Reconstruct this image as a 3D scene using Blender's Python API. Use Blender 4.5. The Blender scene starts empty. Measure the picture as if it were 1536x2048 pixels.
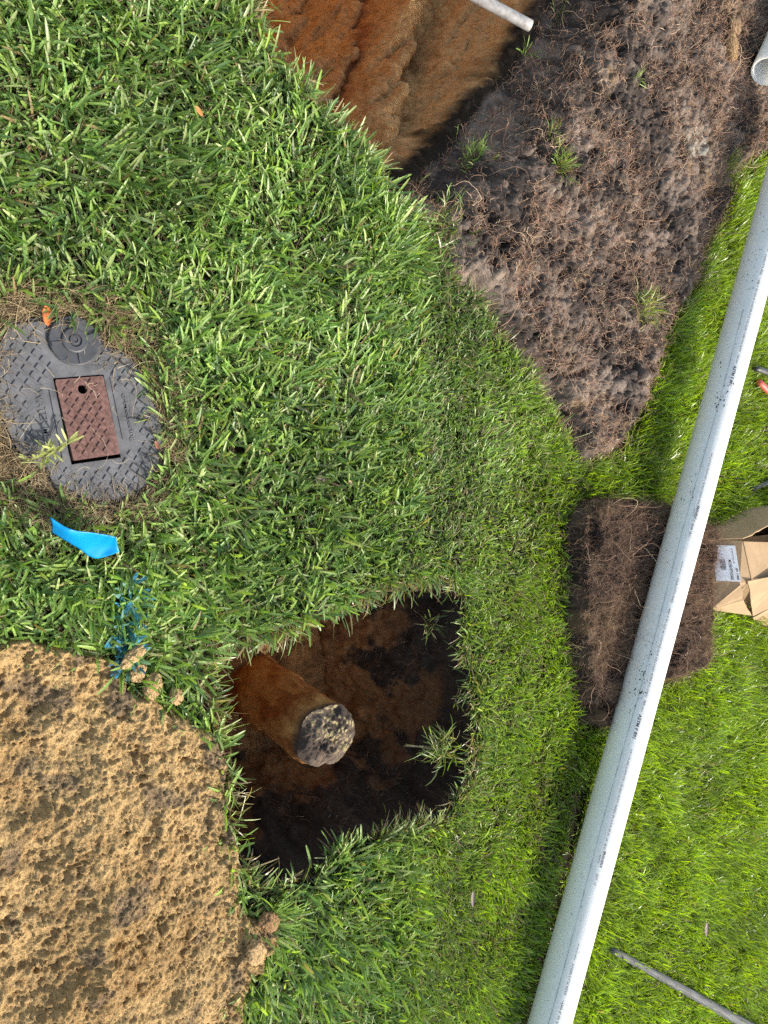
import bpy, bmesh, math
import numpy as np
from mathutils import Vector, Matrix

# ------------------------------------------------------------------ camera, sky, sun, exposure
H, PITCH, FPX = 1.5, math.radians(38.0), 1540.0          # eye height, tilt from straight down, focal length (px of 1536x2048)
CP, SP = math.cos(PITCH), math.sin(PITCH)
scene = bpy.context.scene
cam_d = bpy.data.cameras.new("camera"); cam = bpy.data.objects.new("camera", cam_d)
scene.collection.objects.link(cam); scene.camera = cam
cam_d.sensor_fit = 'VERTICAL'; cam_d.sensor_height = 36.0; cam_d.sensor_width = 27.0
cam_d.lens = 36.0 * FPX / 2048.0
cam_d.clip_start = 0.02; cam_d.clip_end = 400
R3 = Matrix(((0, -1, 0), (CP, 0, -SP), (SP, 0, CP)))       # columns: image right, image up, backwards
cam.matrix_world = Matrix.Translation((0, 0, H)) @ R3.to_4x4()

SUN_EL = math.radians(43.0); SUN_AZ = math.atan2(0.76, 0.65)   # azimuth from +Y towards +X
SUN = Vector((math.sin(SUN_AZ) * math.cos(SUN_EL), math.cos(SUN_AZ) * math.cos(SUN_EL), math.sin(SUN_EL)))
w = bpy.data.worlds.new("World"); scene.world = w; w.use_nodes = True
nt = w.node_tree; nt.nodes.clear()
sky = nt.nodes.new('ShaderNodeTexSky'); sky.sky_type = 'NISHITA'; sky.sun_disc = False
sky.sun_elevation = SUN_EL; sky.sun_rotation = SUN_AZ; sky.air_density = 1.0; sky.dust_density = 2.0
bg = nt.nodes.new('ShaderNodeBackground'); bg.inputs[1].default_value = 0.15
wo = nt.nodes.new('ShaderNodeOutputWorld')
hz_ = nt.nodes.new('ShaderNodeMix'); hz_.data_type = 'RGBA'; hz_.blend_type = 'MULTIPLY'; hz_.inputs[0].default_value = 1; hz_.inputs[7].default_value = (1.12, 1.0, .82, 1)   # warm tint put into the sky colour to balance its blue
nt.links.new(sky.outputs[0], hz_.inputs[6]); nt.links.new(hz_.outputs[2], bg.inputs[0]); nt.links.new(bg.outputs[0], wo.inputs[0])
sl = bpy.data.lights.new("sun", 'SUN'); sl.energy = 2.55; sl.angle = math.radians(0.5); sl.color = (1.0, 0.95, 0.87)
sun = bpy.data.objects.new("sun", sl); scene.collection.objects.link(sun)
sun.rotation_euler = SUN.to_track_quat('Z', 'Y').to_euler()
scene.view_settings.view_transform = 'Standard'; scene.view_settings.look = 'None'
scene.view_settings.exposure = 1.22; scene.view_settings.gamma = 1.0
scene.render.engine = 'CYCLES'
scene.cycles.max_bounces = 6; scene.cycles.diffuse_bounces = 3; scene.cycles.transmission_bounces = 3
scene.cycles.use_denoising = False

rng = np.random.default_rng(7)
COL = scene.collection

# ------------------------------------------------------------------ pixel of the photograph -> point at height z
def W(px, py, z=0.0):
    a = (px - 768.0) / FPX; b = -(py - 1024.0) / FPX
    dx, dy, dz = -b, SP + CP * a, -CP + SP * a
    t = (z - H) / dz
    return (dx * t, dy * t, z)
def WP(pts, z=0.0, ztop=None): return np.array([W(x, y, z)[:2] for x, y in pts])
def WH(pts, zt, xs):      # outline of a raised heap: far edge read at its top, near edge at its foot
    return np.array([W(x, y, zt if x > xs(y) else 0.0)[:2] for x, y in pts])

# ------------------------------------------------------------------ numpy noise
def _hash(ix, iy, iz, seed):
    h = (ix.astype(np.int64) * 374761393 + iy.astype(np.int64) * 668265263 + iz.astype(np.int64) * 2147483647 + seed * 974634777) & 0xFFFFFFFF
    h = ((h ^ (h >> 13)) * 1274126177) & 0xFFFFFFFF
    h = ((h ^ (h >> 16)) * 2246822519) & 0xFFFFFFFF
    return ((h ^ (h >> 15)) & 0xFFFFFF) / float(0xFFFFFF)
def vn(x, y, s=0):
    ix = np.floor(x).astype(np.int64); iy = np.floor(y).astype(np.int64); fx = x - ix; fy = y - iy
    u = fx * fx * fx * (fx * (fx * 6 - 15) + 10); v = fy * fy * fy * (fy * (fy * 6 - 15) + 10); o = np.zeros_like(ix)
    a = _hash(ix, iy, o, s); b = _hash(ix + 1, iy, o, s); c = _hash(ix, iy + 1, o, s); d = _hash(ix + 1, iy + 1, o, s)
    return (a * (1 - u) + b * u) * (1 - v) + (c * (1 - u) + d * u) * v
def vn3(x, y, z, s=0):
    iz = np.floor(z).astype(np.int64); fz = z - iz; t = fz * fz * (3 - 2 * fz)
    ix = np.floor(x).astype(np.int64); iy = np.floor(y).astype(np.int64); fx = x - ix; fy = y - iy
    u = fx * fx * (3 - 2 * fx); v = fy * fy * (3 - 2 * fy); r = 0
    for k, wk in ((0, 1 - t), (1, t)):
        zz = iz + k
        a = _hash(ix, iy, zz, s); b = _hash(ix + 1, iy, zz, s); c = _hash(ix, iy + 1, zz, s); d = _hash(ix + 1, iy + 1, zz, s)
        r = r + wk * ((a * (1 - u) + b * u) * (1 - v) + (c * (1 - u) + d * u) * v)
    return r
def fbm(x, y, s=0, o=4, g=0.5):
    r = 0; a = 1; t = 0
    for k in range(o):
        r = r + a * vn(x * 2 ** k + 17.3 * k, y * 2 ** k - 9.1 * k, s + k); t += a; a *= g
    return r / t
def fbm3(x, y, z, s=0, o=3, g=0.5):
    r = 0; a = 1; t = 0
    for k in range(o):
        r = r + a * vn3(x * 2 ** k + 7.3 * k, y * 2 ** k - 3.1 * k, z * 2 ** k + 5.7 * k, s + k); t += a; a *= g
    return r / t
def worley(x, y, s=0):
    ix = np.floor(x).astype(np.int64); iy = np.floor(y).astype(np.int64)
    f1 = np.full(x.shape, 9.0); f2 = np.full(x.shape, 9.0); cid = np.zeros(x.shape); z0 = np.zeros_like(ix)
    for a in (-1, 0, 1):
        for b in (-1, 0, 1):
            jx = ix + a; jy = iy + b
            qx = jx + _hash(jx, jy, z0, s); qy = jy + _hash(jx, jy, z0, s + 51)
            d = np.hypot(qx - x, qy - y); c = _hash(jx, jy, z0, s + 99)
            m = d < f1
            f2 = np.where(m, f1, np.minimum(f2, d)); cid = np.where(m, c, cid); f1 = np.where(m, d, f1)
    return f1, f2, cid
def sm(a, b, x):
    t = np.clip((x - a) / (b - a), 0, 1); return t * t * (3 - 2 * t)
def sdf(poly, x, y):
    """distance to a closed outline, negative inside"""
    d = np.full(x.shape, 1e9); ins = np.zeros(x.shape, bool); n = len(poly)
    for i in range(n):
        ax, ay = poly[i]; bx, by = poly[(i + 1) % n]; ex, ey = bx - ax, by - ay
        t = np.clip(((x - ax) * ex + (y - ay) * ey) / (ex * ex + ey * ey + 1e-12), 0, 1)
        d = np.minimum(d, np.hypot(x - ax - t * ex, y - ay - t * ey))
        c = ((ay > y) != (by > y)); xi = ax + (y - ay) * ex / (ey if abs(ey) > 1e-12 else 1e-12)
        ins ^= c & (x < xi)
    return np.where(ins, -d, d)

# ------------------------------------------------------------------ outlines read off the photograph, laid on the ground
HOLE_A = WP([(408,1335),(440,1288),(560,1262),(625,1236),(715,1192),(800,1165),(895,1152),(925,1200),(925,1290),(948,1380),(952,1450),(940,1560),(890,1635),(820,1662),(700,1690),(612,1745),(545,1790),(500,1770),(474,1700),(460,1640),(450,1550),(432,1440)])
RIM_P = np.array([W(*q)[:2] for q in [(768,405,0),(800,415,0),(850,365,-.02),(905,305,-.06),(955,230,-.10),(1010,165,-.12),(1060,95,-.12),(1095,25,-.12),(1130,-160,-.12),(1200,-560,-.12)]])
HOLE_B = np.concatenate([WP([(478,-620),(492,-160),(500,0),(525,85),(600,165),(650,245),(735,325)]), RIM_P, WP([(1100,-660)])])
SOIL_C = np.concatenate([RIM_P[:0:-1], WH([(832,440),(880,462),(893,560),(950,600),(988,675),(1055,745),(1098,830),(1130,885),(1150,935),(1240,912),(1285,835),(1312,745),(1345,645),(1392,578),(1398,545),(1425,475),(1462,425),(1465,362),(1512,322),(1560,312),(1700,300),(1800,-600)], .018, lambda y: 1180 if y > 100 else 1250)])
SLAB_D = WH([(1140,1005),(1165,992),(1345,1002),(1432,1050),(1425,1200),(1422,1325),(1375,1362),(1310,1372),(1240,1425),(1195,1450),(1150,1462),(1136,1350),(1122,1250),(1130,1130),(1118,1060)], .06, lambda y: 1260)
SAND_E = WP([(-120,1300),(0,1292),(45,1278),(85,1292),(130,1282),(200,1306),(240,1330),(248,1368),(300,1392),(345,1420),(372,1448),(425,1470),(446,1560),(455,1650),(464,1740),(490,1835),(535,1850),(545,1890),(500,1940),(478,1990),(470,2080),(460,2300),(-200,2300)])
def LPX(p): return p
LID = [(24,646),(99,642),(193,658),(208,702),(250,708),(273,736),(292,770),(307,812),(320,835),(324,872),(320,924),(292,972),(260,988),(213,1005),(161,993),(135,974),(101,966),(100,935),(66,928),(36,905),(12,850),(-6,800),(-10,712),(4,678)]
LID_Z = 0.022
LIDP = WP(LID, LID_Z)
BOXP = WP([(1415,1060),(1500,1030),(1620,1020),(1640,1270),(1540,1262),(1500,1222),(1418,1224)])

RIM_B = np.concatenate([RIM_P, [W(1240, -900, -.12)[:2]]])
def polydist(pl, x, y):
    d = np.full(x.shape, 1e9)
    for (ax, ay), (bx, by) in zip(pl[:-1], pl[1:]):
        ex, ey = bx - ax, by - ay; t = np.clip(((x - ax) * ex + (y - ay) * ey) / (ex * ex + ey * ey), 0, 1); d = np.minimum(d, np.hypot(x - ax - t * ex, y - ay - t * ey))
    return d
def hole_warp(x, y): return x + 0.03 * (fbm(x * 14, y * 14, 3) - .5), y + 0.03 * (fbm(x * 14, y * 14, 4) - .5)
def inside_left(x, y):
    return sdf(LEFT_RIM, x, y) < 0
LEFT_RIM = WP([(-900,-900),(478,-900),(492,-160),(500,0),(525,85),(600,165),(650,245),(735,325),(768,405),(700,700),(-900,700)])
SGN = 1.0
def ridge(x, y):
    a = np.array(W(806, -40, -.42)[:2]); b = np.array(W(738, 215, -.24)[:2]); d = b - a; L = np.linalg.norm(d); d /= L
    wb = .035 * (fbm(x * 9, y * 9, 36, 3) - .5); return (x - a[0]) * -d[1] + (y - a[1]) * d[0] + wb, ((x - a[0]) * d[0] + (y - a[1]) * d[1]) / L
def ground_z(x, y):
    z = 0.012 * (fbm(x * 3, y * 3, 11, 3) - .5) + 0.006 * (fbm(x * 25, y * 25, 12, 2) - .5)
    wx, wy = hole_warp(x, y)
    # hole with the stub
    dA = -sdf(HOLE_A, wx, wy)
    wall = 0.07 + 0.17 * sm(1.05, 1.5, y) + 0.10 * sm(0.45, .9, x)
    ta = np.clip(dA / wall, 0, 1)
    prof = np.where(dA > 0, 0.10 * sm(0, .10, ta) + 0.46 * (ta ** 1.15) * (1 - .25 * ta), 0)
    prof = prof + sm(0, .05, dA) * 0.06 * (fbm(x * 9, y * 9, 21, 4) - .5)
    # trench at the top of the picture
    dB = -sdf(HOLE_B, wx, wy)
    (ax, ay), (bx, by) = RIM_P[1], RIM_P[7]; L = math.hypot(bx - ax, by - ay); ex, ey = (bx - ax) / L, (by - ay) / L
    q = (x - ax) * -ey + (y - ay) * ex; p = (x - ax) * ex + (y - ay) * ey   # q: across the right rim, p: along it
    q = polydist(RIM_B, wx, wy)
    slope = q * 1.28
    near = np.where(dB > 0, sm(0, .10, dB), 0)
    rid = fbm(p * 3.0 + 2 * q, q * 16, 31, 4) - .5
    zb = np.minimum(slope + 0.16 * rid * sm(0.02, .15, q), 0.80 + 0.12 * (fbm(x * 5, y * 5, 33, 3) - .5))
    # reddish ridge standing along the floor
    rd, rt = ridge(x, y); env = sm(1.25, .95, rt); rd = rd * SGN; zb = zb - env * (.075 * np.exp(-((rd - .06) / .045) ** 2) - .045 * np.exp(-((rd + .0) / .018) ** 2) - .06 * np.exp(-((rd - .16) / .03) ** 2))
    zb = zb + near * (0.035 * (fbm(x * 28, y * 28, 39, 4, .6) - .5) + .05 * np.abs(fbm(x * 9, y * 9, 38, 3) - .5))
    z = z - prof - near * np.maximum(zb, 0)
    z = z - .125 * sm(-.05, .32, p) * np.where(dB > 0, sm(0, .06, dB - 0) * 0 + 1, 1 - sm(0, .20, q)) * np.where((dB > 0) & (q > .25), 1, 1) * np.where(inside_left(x, y), 0, 1)
    # turned-over sods and topsoil thrown beside the trench
    dC = -sdf(SOIL_C, x + 0.05 * (fbm(x * 9, y * 9, 41) - .5), y + 0.05 * (fbm(x * 9, y * 9, 42) - .5))
    rise = sm(0, 0.07, dC) * (1 - 0.6 * (1 - sm(0.0, 0.12, q)) * (p > -0.1))
    f1, f2, c = worley(x * 26 + fbm(x * 30, y * 30, 48) * 1.2, y * 26 + fbm(x * 30, y * 30, 49) * 1.2, 44)
    lump = 0.011 * (1 - f1) * (0.4 + c)
    g1, g2, gc = worley(x * 62 + fbm(x * 50, y * 50, 148) * 1.5, y * 62 + fbm(x * 50, y * 50, 149) * 1.5, 144)
    z = z + rise * (0.045 + 0.045 * (fbm(x * 4, y * 4, 45, 3) - .5) + lump + .010 * (1 - g1) * gc + 0.040 * (fbm(x * 45, y * 45, 46, 4, .65) - .5))
    # pits between the clods
    pit = sm(.56, .78, fbm(x * 24, y * 24, 47, 4, .65)); z = z - rise * 0.035 * pit
    return z, dA, dB, dC, q, p

def newmesh(name, verts, faces4=None, faces3=None, smooth=True, mat=None, parent=None, link=True):
    me = bpy.data.meshes.new(name)
    verts = np.ascontiguousarray(verts, np.float32)
    me.vertices.add(len(verts)); me.vertices.foreach_set('co', verts.ravel())
    n4 = 0 if faces4 is None else len(faces4); n3 = 0 if faces3 is None else len(faces3)
    idx = np.concatenate([np.asarray(faces4, np.int32).ravel() if n4 else np.zeros(0, np.int32), np.asarray(faces3, np.int32).ravel() if n3 else np.zeros(0, np.int32)])
    tot = np.concatenate([np.full(n4, 4, np.int32), np.full(n3, 3, np.int32)]); st = np.concatenate([[0], np.cumsum(tot)[:-1]]).astype(np.int32)
    me.loops.add(len(idx)); me.loops.foreach_set('vertex_index', idx)
    me.polygons.add(n4 + n3); me.polygons.foreach_set('loop_start', st); me.polygons.foreach_set('loop_total', tot)
    me.update(calc_edges=True)
    me.polygons.foreach_set('use_smooth', np.full(n4 + n3, smooth, bool))
    ob = bpy.data.objects.new(name, me)
    if mat: me.materials.append(mat)
    if parent: ob.parent = parent
    COL.objects.link(ob)
    return ob
def setcol(ob, rgb):
    a = ob.data.attributes.new('col', 'FLOAT_COLOR', 'POINT')
    c = np.ones((len(rgb), 4), np.float32); c[:, :3] = rgb
    a.data.foreach_set('color', c.ravel())
def tag(o, label=None, cat=None, group=None, kind=None):
    if label: o['label'] = label
    if cat: o['category'] = cat
    if group: o['group'] = group
    if kind: o['kind'] = kind
    return o
def empty(name, loc, label, cat, group=None):
    o = bpy.data.objects.new(name, None); o.location = loc; o.empty_display_size = .05
    COL.objects.link(o); tag(o, label, cat, group); bpy.context.view_layer.update(); return o
def adopt(ch, par):
    ch.parent = par; ch.matrix_parent_inverse = Matrix.Translation(-par.location)

# ------------------------------------------------------------------ materials
def node_mat(name):
    m = bpy.data.materials.new(name); m.use_nodes = True; nt = m.node_tree; nt.nodes.clear()
    out = nt.nodes.new('ShaderNodeOutputMaterial'); b = nt.nodes.new('ShaderNodeBsdfPrincipled')
    nt.links.new(b.outputs[0], out.inputs[0]); return m, nt, b, out
def N(nt, t, **kw):
    n = nt.nodes.new(t)
    for k, v in kw.items(): setattr(n, k, v)
    return n
def noise(nt, scale, detail=4, rough=.6, coord='Object'):
    tc = N(nt, 'ShaderNodeTexCoord'); n = N(nt, 'ShaderNodeTexNoise'); n.inputs['Scale'].default_value = scale
    n.inputs['Detail'].default_value = detail; n.inputs['Roughness'].default_value = rough
    nt.links.new(tc.outputs[coord], n.inputs['Vector']); return n
def ramp(nt, src, stops):
    r = N(nt, 'ShaderNodeValToRGB'); cr = r.color_ramp
    while len(cr.elements) < len(stops): cr.elements.new(0.5)
    for e, (p, c) in zip(cr.elements, stops):
        e.position = p; e.color = (c, c, c, 1) if not hasattr(c, '__len__') else (*c, 1)
    nt.links.new(src, r.inputs[0]); return r
def mixc(nt, a, b, fac, mode='MIX'):
    m = N(nt, 'ShaderNodeMix', data_type='RGBA', blend_type=mode)
    for sock, v in ((m.inputs[6], a), (m.inputs[7], b), (m.inputs[0], fac)):
        if hasattr(v, 'is_linked'): nt.links.new(v, sock)
        elif hasattr(v, '__len__'): sock.default_value = (*v, 1)
        else: sock.default_value = v
    return m.outputs[2]
def bumpn(nt, b, src, dist, strength=1.0, prev=None):
    bp = N(nt, 'ShaderNodeBump'); bp.inputs['Distance'].default_value = dist; bp.inputs['Strength'].default_value = strength
    nt.links.new(src, bp.inputs['Height'])
    if prev: nt.links.new(prev.outputs[0], bp.inputs['Normal'])
    nt.links.new(bp.outputs[0], b.inputs['Normal']); return bp
def soil_mat(name, grain=420, gd=.0025, cd=.006, lo=.55, hi=1.4):
    m, nt, b, _ = node_mat(name)
    at = N(nt, 'ShaderNodeAttribute', attribute_name='col')
    n1 = noise(nt, grain, 3, .7); n2 = noise(nt, 60, 5, .65)
    r1 = ramp(nt, n1.outputs[0], [(.3, lo), (.7, hi)])
    r2 = ramp(nt, n2.outputs[0], [(.3, .75), (.7, 1.2)])
    c = mixc(nt, at.outputs[0], r1.outputs[0], 1.0, 'MULTIPLY'); c = mixc(nt, c, r2.outputs[0], 1.0, 'MULTIPLY')
    nt.links.new(c, b.inputs['Base Color']); b.inputs['Roughness'].default_value = .95; b.inputs['Specular IOR Level'].default_value = .15
    p = bumpn(nt, b, n2.outputs[0], cd); bumpn(nt, b, n1.outputs[0], gd, 1, p); return m
M_SOIL = soil_mat('soil')
M_SAND = soil_mat('damp_sand', 330, .0040, .006, .62, 1.3)
def leaf_mat(name, trans=.30, rough=.36, spec=.6):
    m, nt, b, out = node_mat(name)
    at = N(nt, 'ShaderNodeAttribute', attribute_name='col')
    n1 = noise(nt, 300, 2, .5); r1 = ramp(nt, n1.outputs[0], [(.3, .8), (.7, 1.2)])
    c = mixc(nt, at.outputs[0], r1.outputs[0], 1.0, 'MULTIPLY')
    nt.links.new(c, b.inputs['Base Color']); b.inputs['Roughness'].default_value = rough; b.inputs['Specular IOR Level'].default_value = spec
    tr = N(nt, 'ShaderNodeBsdfTranslucent'); tc = mixc(nt, c, (1.7, 1.75, .55), 1.0, 'MULTIPLY'); nt.links.new(tc, tr.inputs[0])
    mx = N(nt, 'ShaderNodeMixShader'); mx.inputs[0].default_value = trans
    nt.links.new(b.outputs[0], mx.inputs[1]); nt.links.new(tr.outputs[0], mx.inputs[2]); nt.links.new(mx.outputs[0], out.inputs[0]); return m
M_BLADE = leaf_mat('grass_blade')
M_STRAW = leaf_mat('dry_straw', .15, .7, .2)
def root_mat():
    m, nt, b, _ = node_mat('root_fibre'); at = N(nt, 'ShaderNodeAttribute', attribute_name='col')
    nt.links.new(at.outputs[0], b.inputs['Base Color']); b.inputs['Roughness'].default_value = .9; b.inputs['Specular IOR Level'].default_value = .2; return m
M_ROOT = root_mat()
def simple_mat(name, col, rough=.5, nscale=40, var=.25, bump=0.0, spec=.5, coord='Object', metal=0):
    m, nt, b, _ = node_mat(name); n1 = noise(nt, nscale, 5, .6, coord)
    r = ramp(nt, n1.outputs[0], [(.3, 1 - var), (.7, 1 + var)])
    c = mixc(nt, col, r.outputs[0], 1.0, 'MULTIPLY'); nt.links.new(c, b.inputs['Base Color'])
    b.inputs['Roughness'].default_value = rough; b.inputs['Specular IOR Level'].default_value = spec; b.inputs['Metallic'].default_value = metal
    if bump: bumpn(nt, b, n1.outputs[0], bump)
    return m

# ------------------------------------------------------------------ ground
def soil_colour(x, y, z, dA, dB, dC, q, p):
    n = len(x); c = np.empty((n, 3)); L3 = lambda *v: np.array(v)
    f = fbm(x * 8, y * 8, 61, 4); g = fbm(x * 40, y * 40, 62, 3)
    c[:] = L3(.040, .030, .021); c *= (0.35 + .6 * g)[:, None]  # dark lawn soil, darkened further in colour to deepen shade between blades
    # turned topsoil: near black with dried lighter crumbs
    dark = L3(.052, .042, .037); pale = L3(.24, .19, .155); tan = L3(.26, .18, .105)
    mk = sm(.42, .72, f) * .75 + .45 * sm(.5, .8, g)
    cc = dark + (pale - dark) * np.clip(mk, 0, 1)[:, None]
    tn = sm(.66, .76, fbm(x * 6, y * 6, 63, 4)) * sm(.45, .6, g)
    cc = cc + (tan - cc) * (.7 * tn)[:, None]
    # whitish mould where the photo has it
    wx, wy = W(1390, 290, .05)[:2]; wh = sm(.09, .02, np.hypot(x - wx, (y - wy) * .8)) * sm(.48, .6, fbm(x * 60, y * 60, 64))
    cc = cc + (L3(.42, .42, .36) - cc) * (wh * .8)[:, None]
    a = sm(-.01, .02, dC)[:, None]; c = c * (1 - a) + cc * a
    # strata of hole A
    o1 = L3(.36, .195, .080); o2 = L3(.15, .075, .034); rr = fbm3(x * 9, y * 9, z * 9, 65, 5, .62)
    oc = o2 + (o1 - o2) * sm(.35, .65, rr)[:, None]
    bnd = -0.15 - .50 * (rr - .5) * 2 - 0.16 * sm(.55, .85, x) - .08 * sm(1.2, 1.45, y)
    a = (sm(0, .02, dA) * sm(.07, -.07, z - bnd))[:, None]
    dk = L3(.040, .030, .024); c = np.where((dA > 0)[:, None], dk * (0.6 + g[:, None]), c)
    c = c * (1 - a) + oc * a
    # strata of trench B
    rd0, _rt = ridge(x, y); rd0 = rd0 * SGN; rs = fbm(p * 4, q * 30, 66, 4)
    ob = L3(.62, .36, .15); obd = L3(.40, .215, .09); oc = obd + (ob - obd) * np.clip(sm(.3, .65, rs * .5 + rr * .5) * .6 + .55 * sm(-.12, .02, rd0), 0, 1)[:, None]
    rd, rt = ridge(x, y); red = .85 * np.exp(-((rd + .005) / .016) ** 2) * sm(1.3, 1.0, rt); oc = oc + (L3(.25, .075, .025) - oc) * red[:, None]
    pz = sm(-.05, -.2, rd * SGN) * .3; oc = oc + (L3(.52, .31, .15) - oc) * pz[:, None]
    top = 0.06 + 0.09 * (fbm(p * 8, q * 8, 67, 4, .6) - .5) + .05 * sm(.3, .0, p) 
    a = (sm(.0, .02, dB) * sm(-.025, .015, q - top))[:, None]
    c = c * (1 - a) + oc * a
    return np.clip(c, .004, .9), a[:, 0]

def grid_idx(nx, ny):
    i = np.arange((nx - 1) * (ny - 1)); r = i // (nx - 1); k = i % (nx - 1); b = r * nx + k
    return np.stack([b, b + 1, b + nx + 1, b + nx], 1)
def patch(x0, x1, y0, y1, st):
    nx = int(round((x1 - x0) / st)) + 1; ny = int(round((y1 - y0) / st)) + 1
    X, Y = np.meshgrid(np.linspace(x0, x1, nx), np.linspace(y0, y1, ny)); x = X.ravel(); y = Y.ravel()
    z, dA, dB, dC, q, p = ground_z(x, y)
    Z = z.reshape(ny, nx); gy, gx = np.gradient(Z, (y1 - y0) / (ny - 1), (x1 - x0) / (nx - 1))
    n = np.stack([-gx.ravel(), -gy.ravel(), np.ones(nx * ny)], 1); n /= np.linalg.norm(n, axis=1)[:, None]
    edge = np.minimum(np.minimum(x - x0, x1 - x), np.minimum(y - y0, y1 - y))
    amt = np.maximum(np.maximum(sm(0, .03, dA), sm(0, .03, dB)) * 1.0, sm(0, .03, dC) * .6) * sm(0, .02, edge)
    dis = .026 * (fbm3(x * 40, y * 40, z * 40, 71, 4, .6) - .5) + .045 * (np.abs(fbm3(x * 14, y * 14, z * 14, 75, 4, .6) - .5))
    P = np.stack([x, y, z], 1) + n * (amt * dis)[:, None]
    col, inB = soil_colour(x, y, P[:, 2], dA, dB, dC, q, p)
    return P, grid_idx(nx, ny), col, dC, inB, Z, (x0, y0, (x1 - x0) / (nx - 1), (y1 - y0) / (ny - 1))
CS = 0.015
A_BOX = (0.045, 1.125, 0.585, 1.665); B_BOX = (-2.595, -0.015, 0.30, 3.90)
PA = patch(*A_BOX, .0027); PB = patch(*B_BOX, .0042)
# coarse rest of the lawn bed
X, Y = np.meshgrid(np.arange(-3.0, 3.0 + 1e-6, CS), np.arange(-.60, 4.80 + 1e-6, CS)); nx, ny = X.shape[1], X.shape[0]
x = X.ravel(); y = Y.ravel(); z, dA, dB, dC, q, p = ground_z(x, y)
fc = grid_idx(nx, ny); cx = x[fc].mean(1); cy = y[fc].mean(1)
def inb(b, x, y, m=0): return (x > b[0] + m) & (x < b[1] - m) & (y > b[2] + m) & (y < b[3] - m)
fc = fc[~(inb(A_BOX, cx, cy) | inb(B_BOX, cx, cy))]
colc, _ = soil_colour(x, y, z, dA, dB, dC, q, p)
# wide sheet out to the horizon
rx = [-60, -3.0, 3.0, 60]; ry = [-60, -.60, 4.80, 120]; FV = []; FF = []
for i in range(3):
    for j in range(3):
        if i == 1 and j == 1: continue
        k = len(FV); FV += [(rx[i], ry[j], -.004), (rx[i + 1], ry[j], -.004), (rx[i + 1], ry[j + 1], -.004), (rx[i], ry[j + 1], -.004)]; FF.append((k, k + 1, k + 2, k + 3))
fB = PB[1]; isC = (PB[3][fB].mean(1) > .004) & (PB[4][fB].mean(1) < .5)
def compact(P, F, C):
    u, inv = np.unique(F.ravel(), return_inverse=True); return P[u], inv.reshape(-1, 4), C[u]
Vc = np.stack([x, y, z], 1); Vc, fc, colc = compact(Vc, fc, colc)
pb, fb, cb = compact(PB[0], fB[~isC], PB[2])
V = np.concatenate([Vc, PA[0], pb, np.array(FV)]); C4 = np.concatenate([colc, PA[2], cb, np.tile([[.05, .085, .018]], (len(FV), 1))])
o1 = len(Vc); o2 = o1 + len(PA[0]); o3 = o2 + len(pb)
F = np.concatenate([fc, PA[1] + o1, fb + o2, np.array(FF) + o3])
ground = newmesh('ground', V, F, mat=M_SOIL); setcol(ground, C4); tag(ground, kind='structure')
ps, fs, cs = compact(PB[0], fB[isC], PB[2])
soil = newmesh('turned_soil', ps, fs, mat=M_SOIL); setcol(soil, cs)
tag(soil, 'dark heap of upturned sod and topsoil beside the trench', 'soil heap', kind='stuff')

def sampler(Pt):
    Z = Pt[5]; x0, y0, sx, sy = Pt[6]; ny, nx = Z.shape
    def f(x, y):
        u = np.clip((x - x0) / sx, 0, nx - 1.001); v = np.clip((y - y0) / sy, 0, ny - 1.001); i = u.astype(int); j = v.astype(int); a = u - i; b = v - j
        return (Z[j, i] * (1 - a) + Z[j, i + 1] * a) * (1 - b) + (Z[j + 1, i] * (1 - a) + Z[j + 1, i + 1] * a) * b
    return f
zA, zB = sampler(PA), sampler(PB)

# heaps that lie on the lawn: a domed height field whose rim dips under the ground
def heap(name, poly, st, zf, colf, mat, amt=.008):
    x0, y0 = poly.min(0) - .06; x1, y1 = poly.max(0) + .06
    nx = int((x1 - x0) / st) + 1; ny = int((y1 - y0) / st) + 1
    X, Y = np.meshgrid(np.linspace(x0, x1, nx), np.linspace(y0, y1, ny)); x = X.ravel(); y = Y.ravel()
    z, d = zf(x, y); Z = z.reshape(ny, nx); gy, gx = np.gradient(Z, (y1 - y0) / (ny - 1), (x1 - x0) / (nx - 1))
    n = np.stack([-gx.ravel(), -gy.ravel(), np.ones(nx * ny)], 1); n /= np.linalg.norm(n, axis=1)[:, None]
    dis = amt * (fbm3(x * 60, y * 60, z * 60, 81, 3, .6) - .5) * 2
    P = np.stack([x, y, z], 1) + n * (dis * sm(-.01, .02, d))[:, None]
    col = colf(x, y, P[:, 2], d); F = grid_idx(nx, ny); F = F[d[F].max(1) > -.02]
    P2, F2, C2 = compact(P, F, col); ob = newmesh(name, P2, F2, mat=mat); setcol(ob, C2)
    return ob, sampler((0, 0, 0, 0, 0, Z, (x0, y0, (x1 - x0) / (nx - 1), (y1 - y0) / (ny - 1))))

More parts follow.
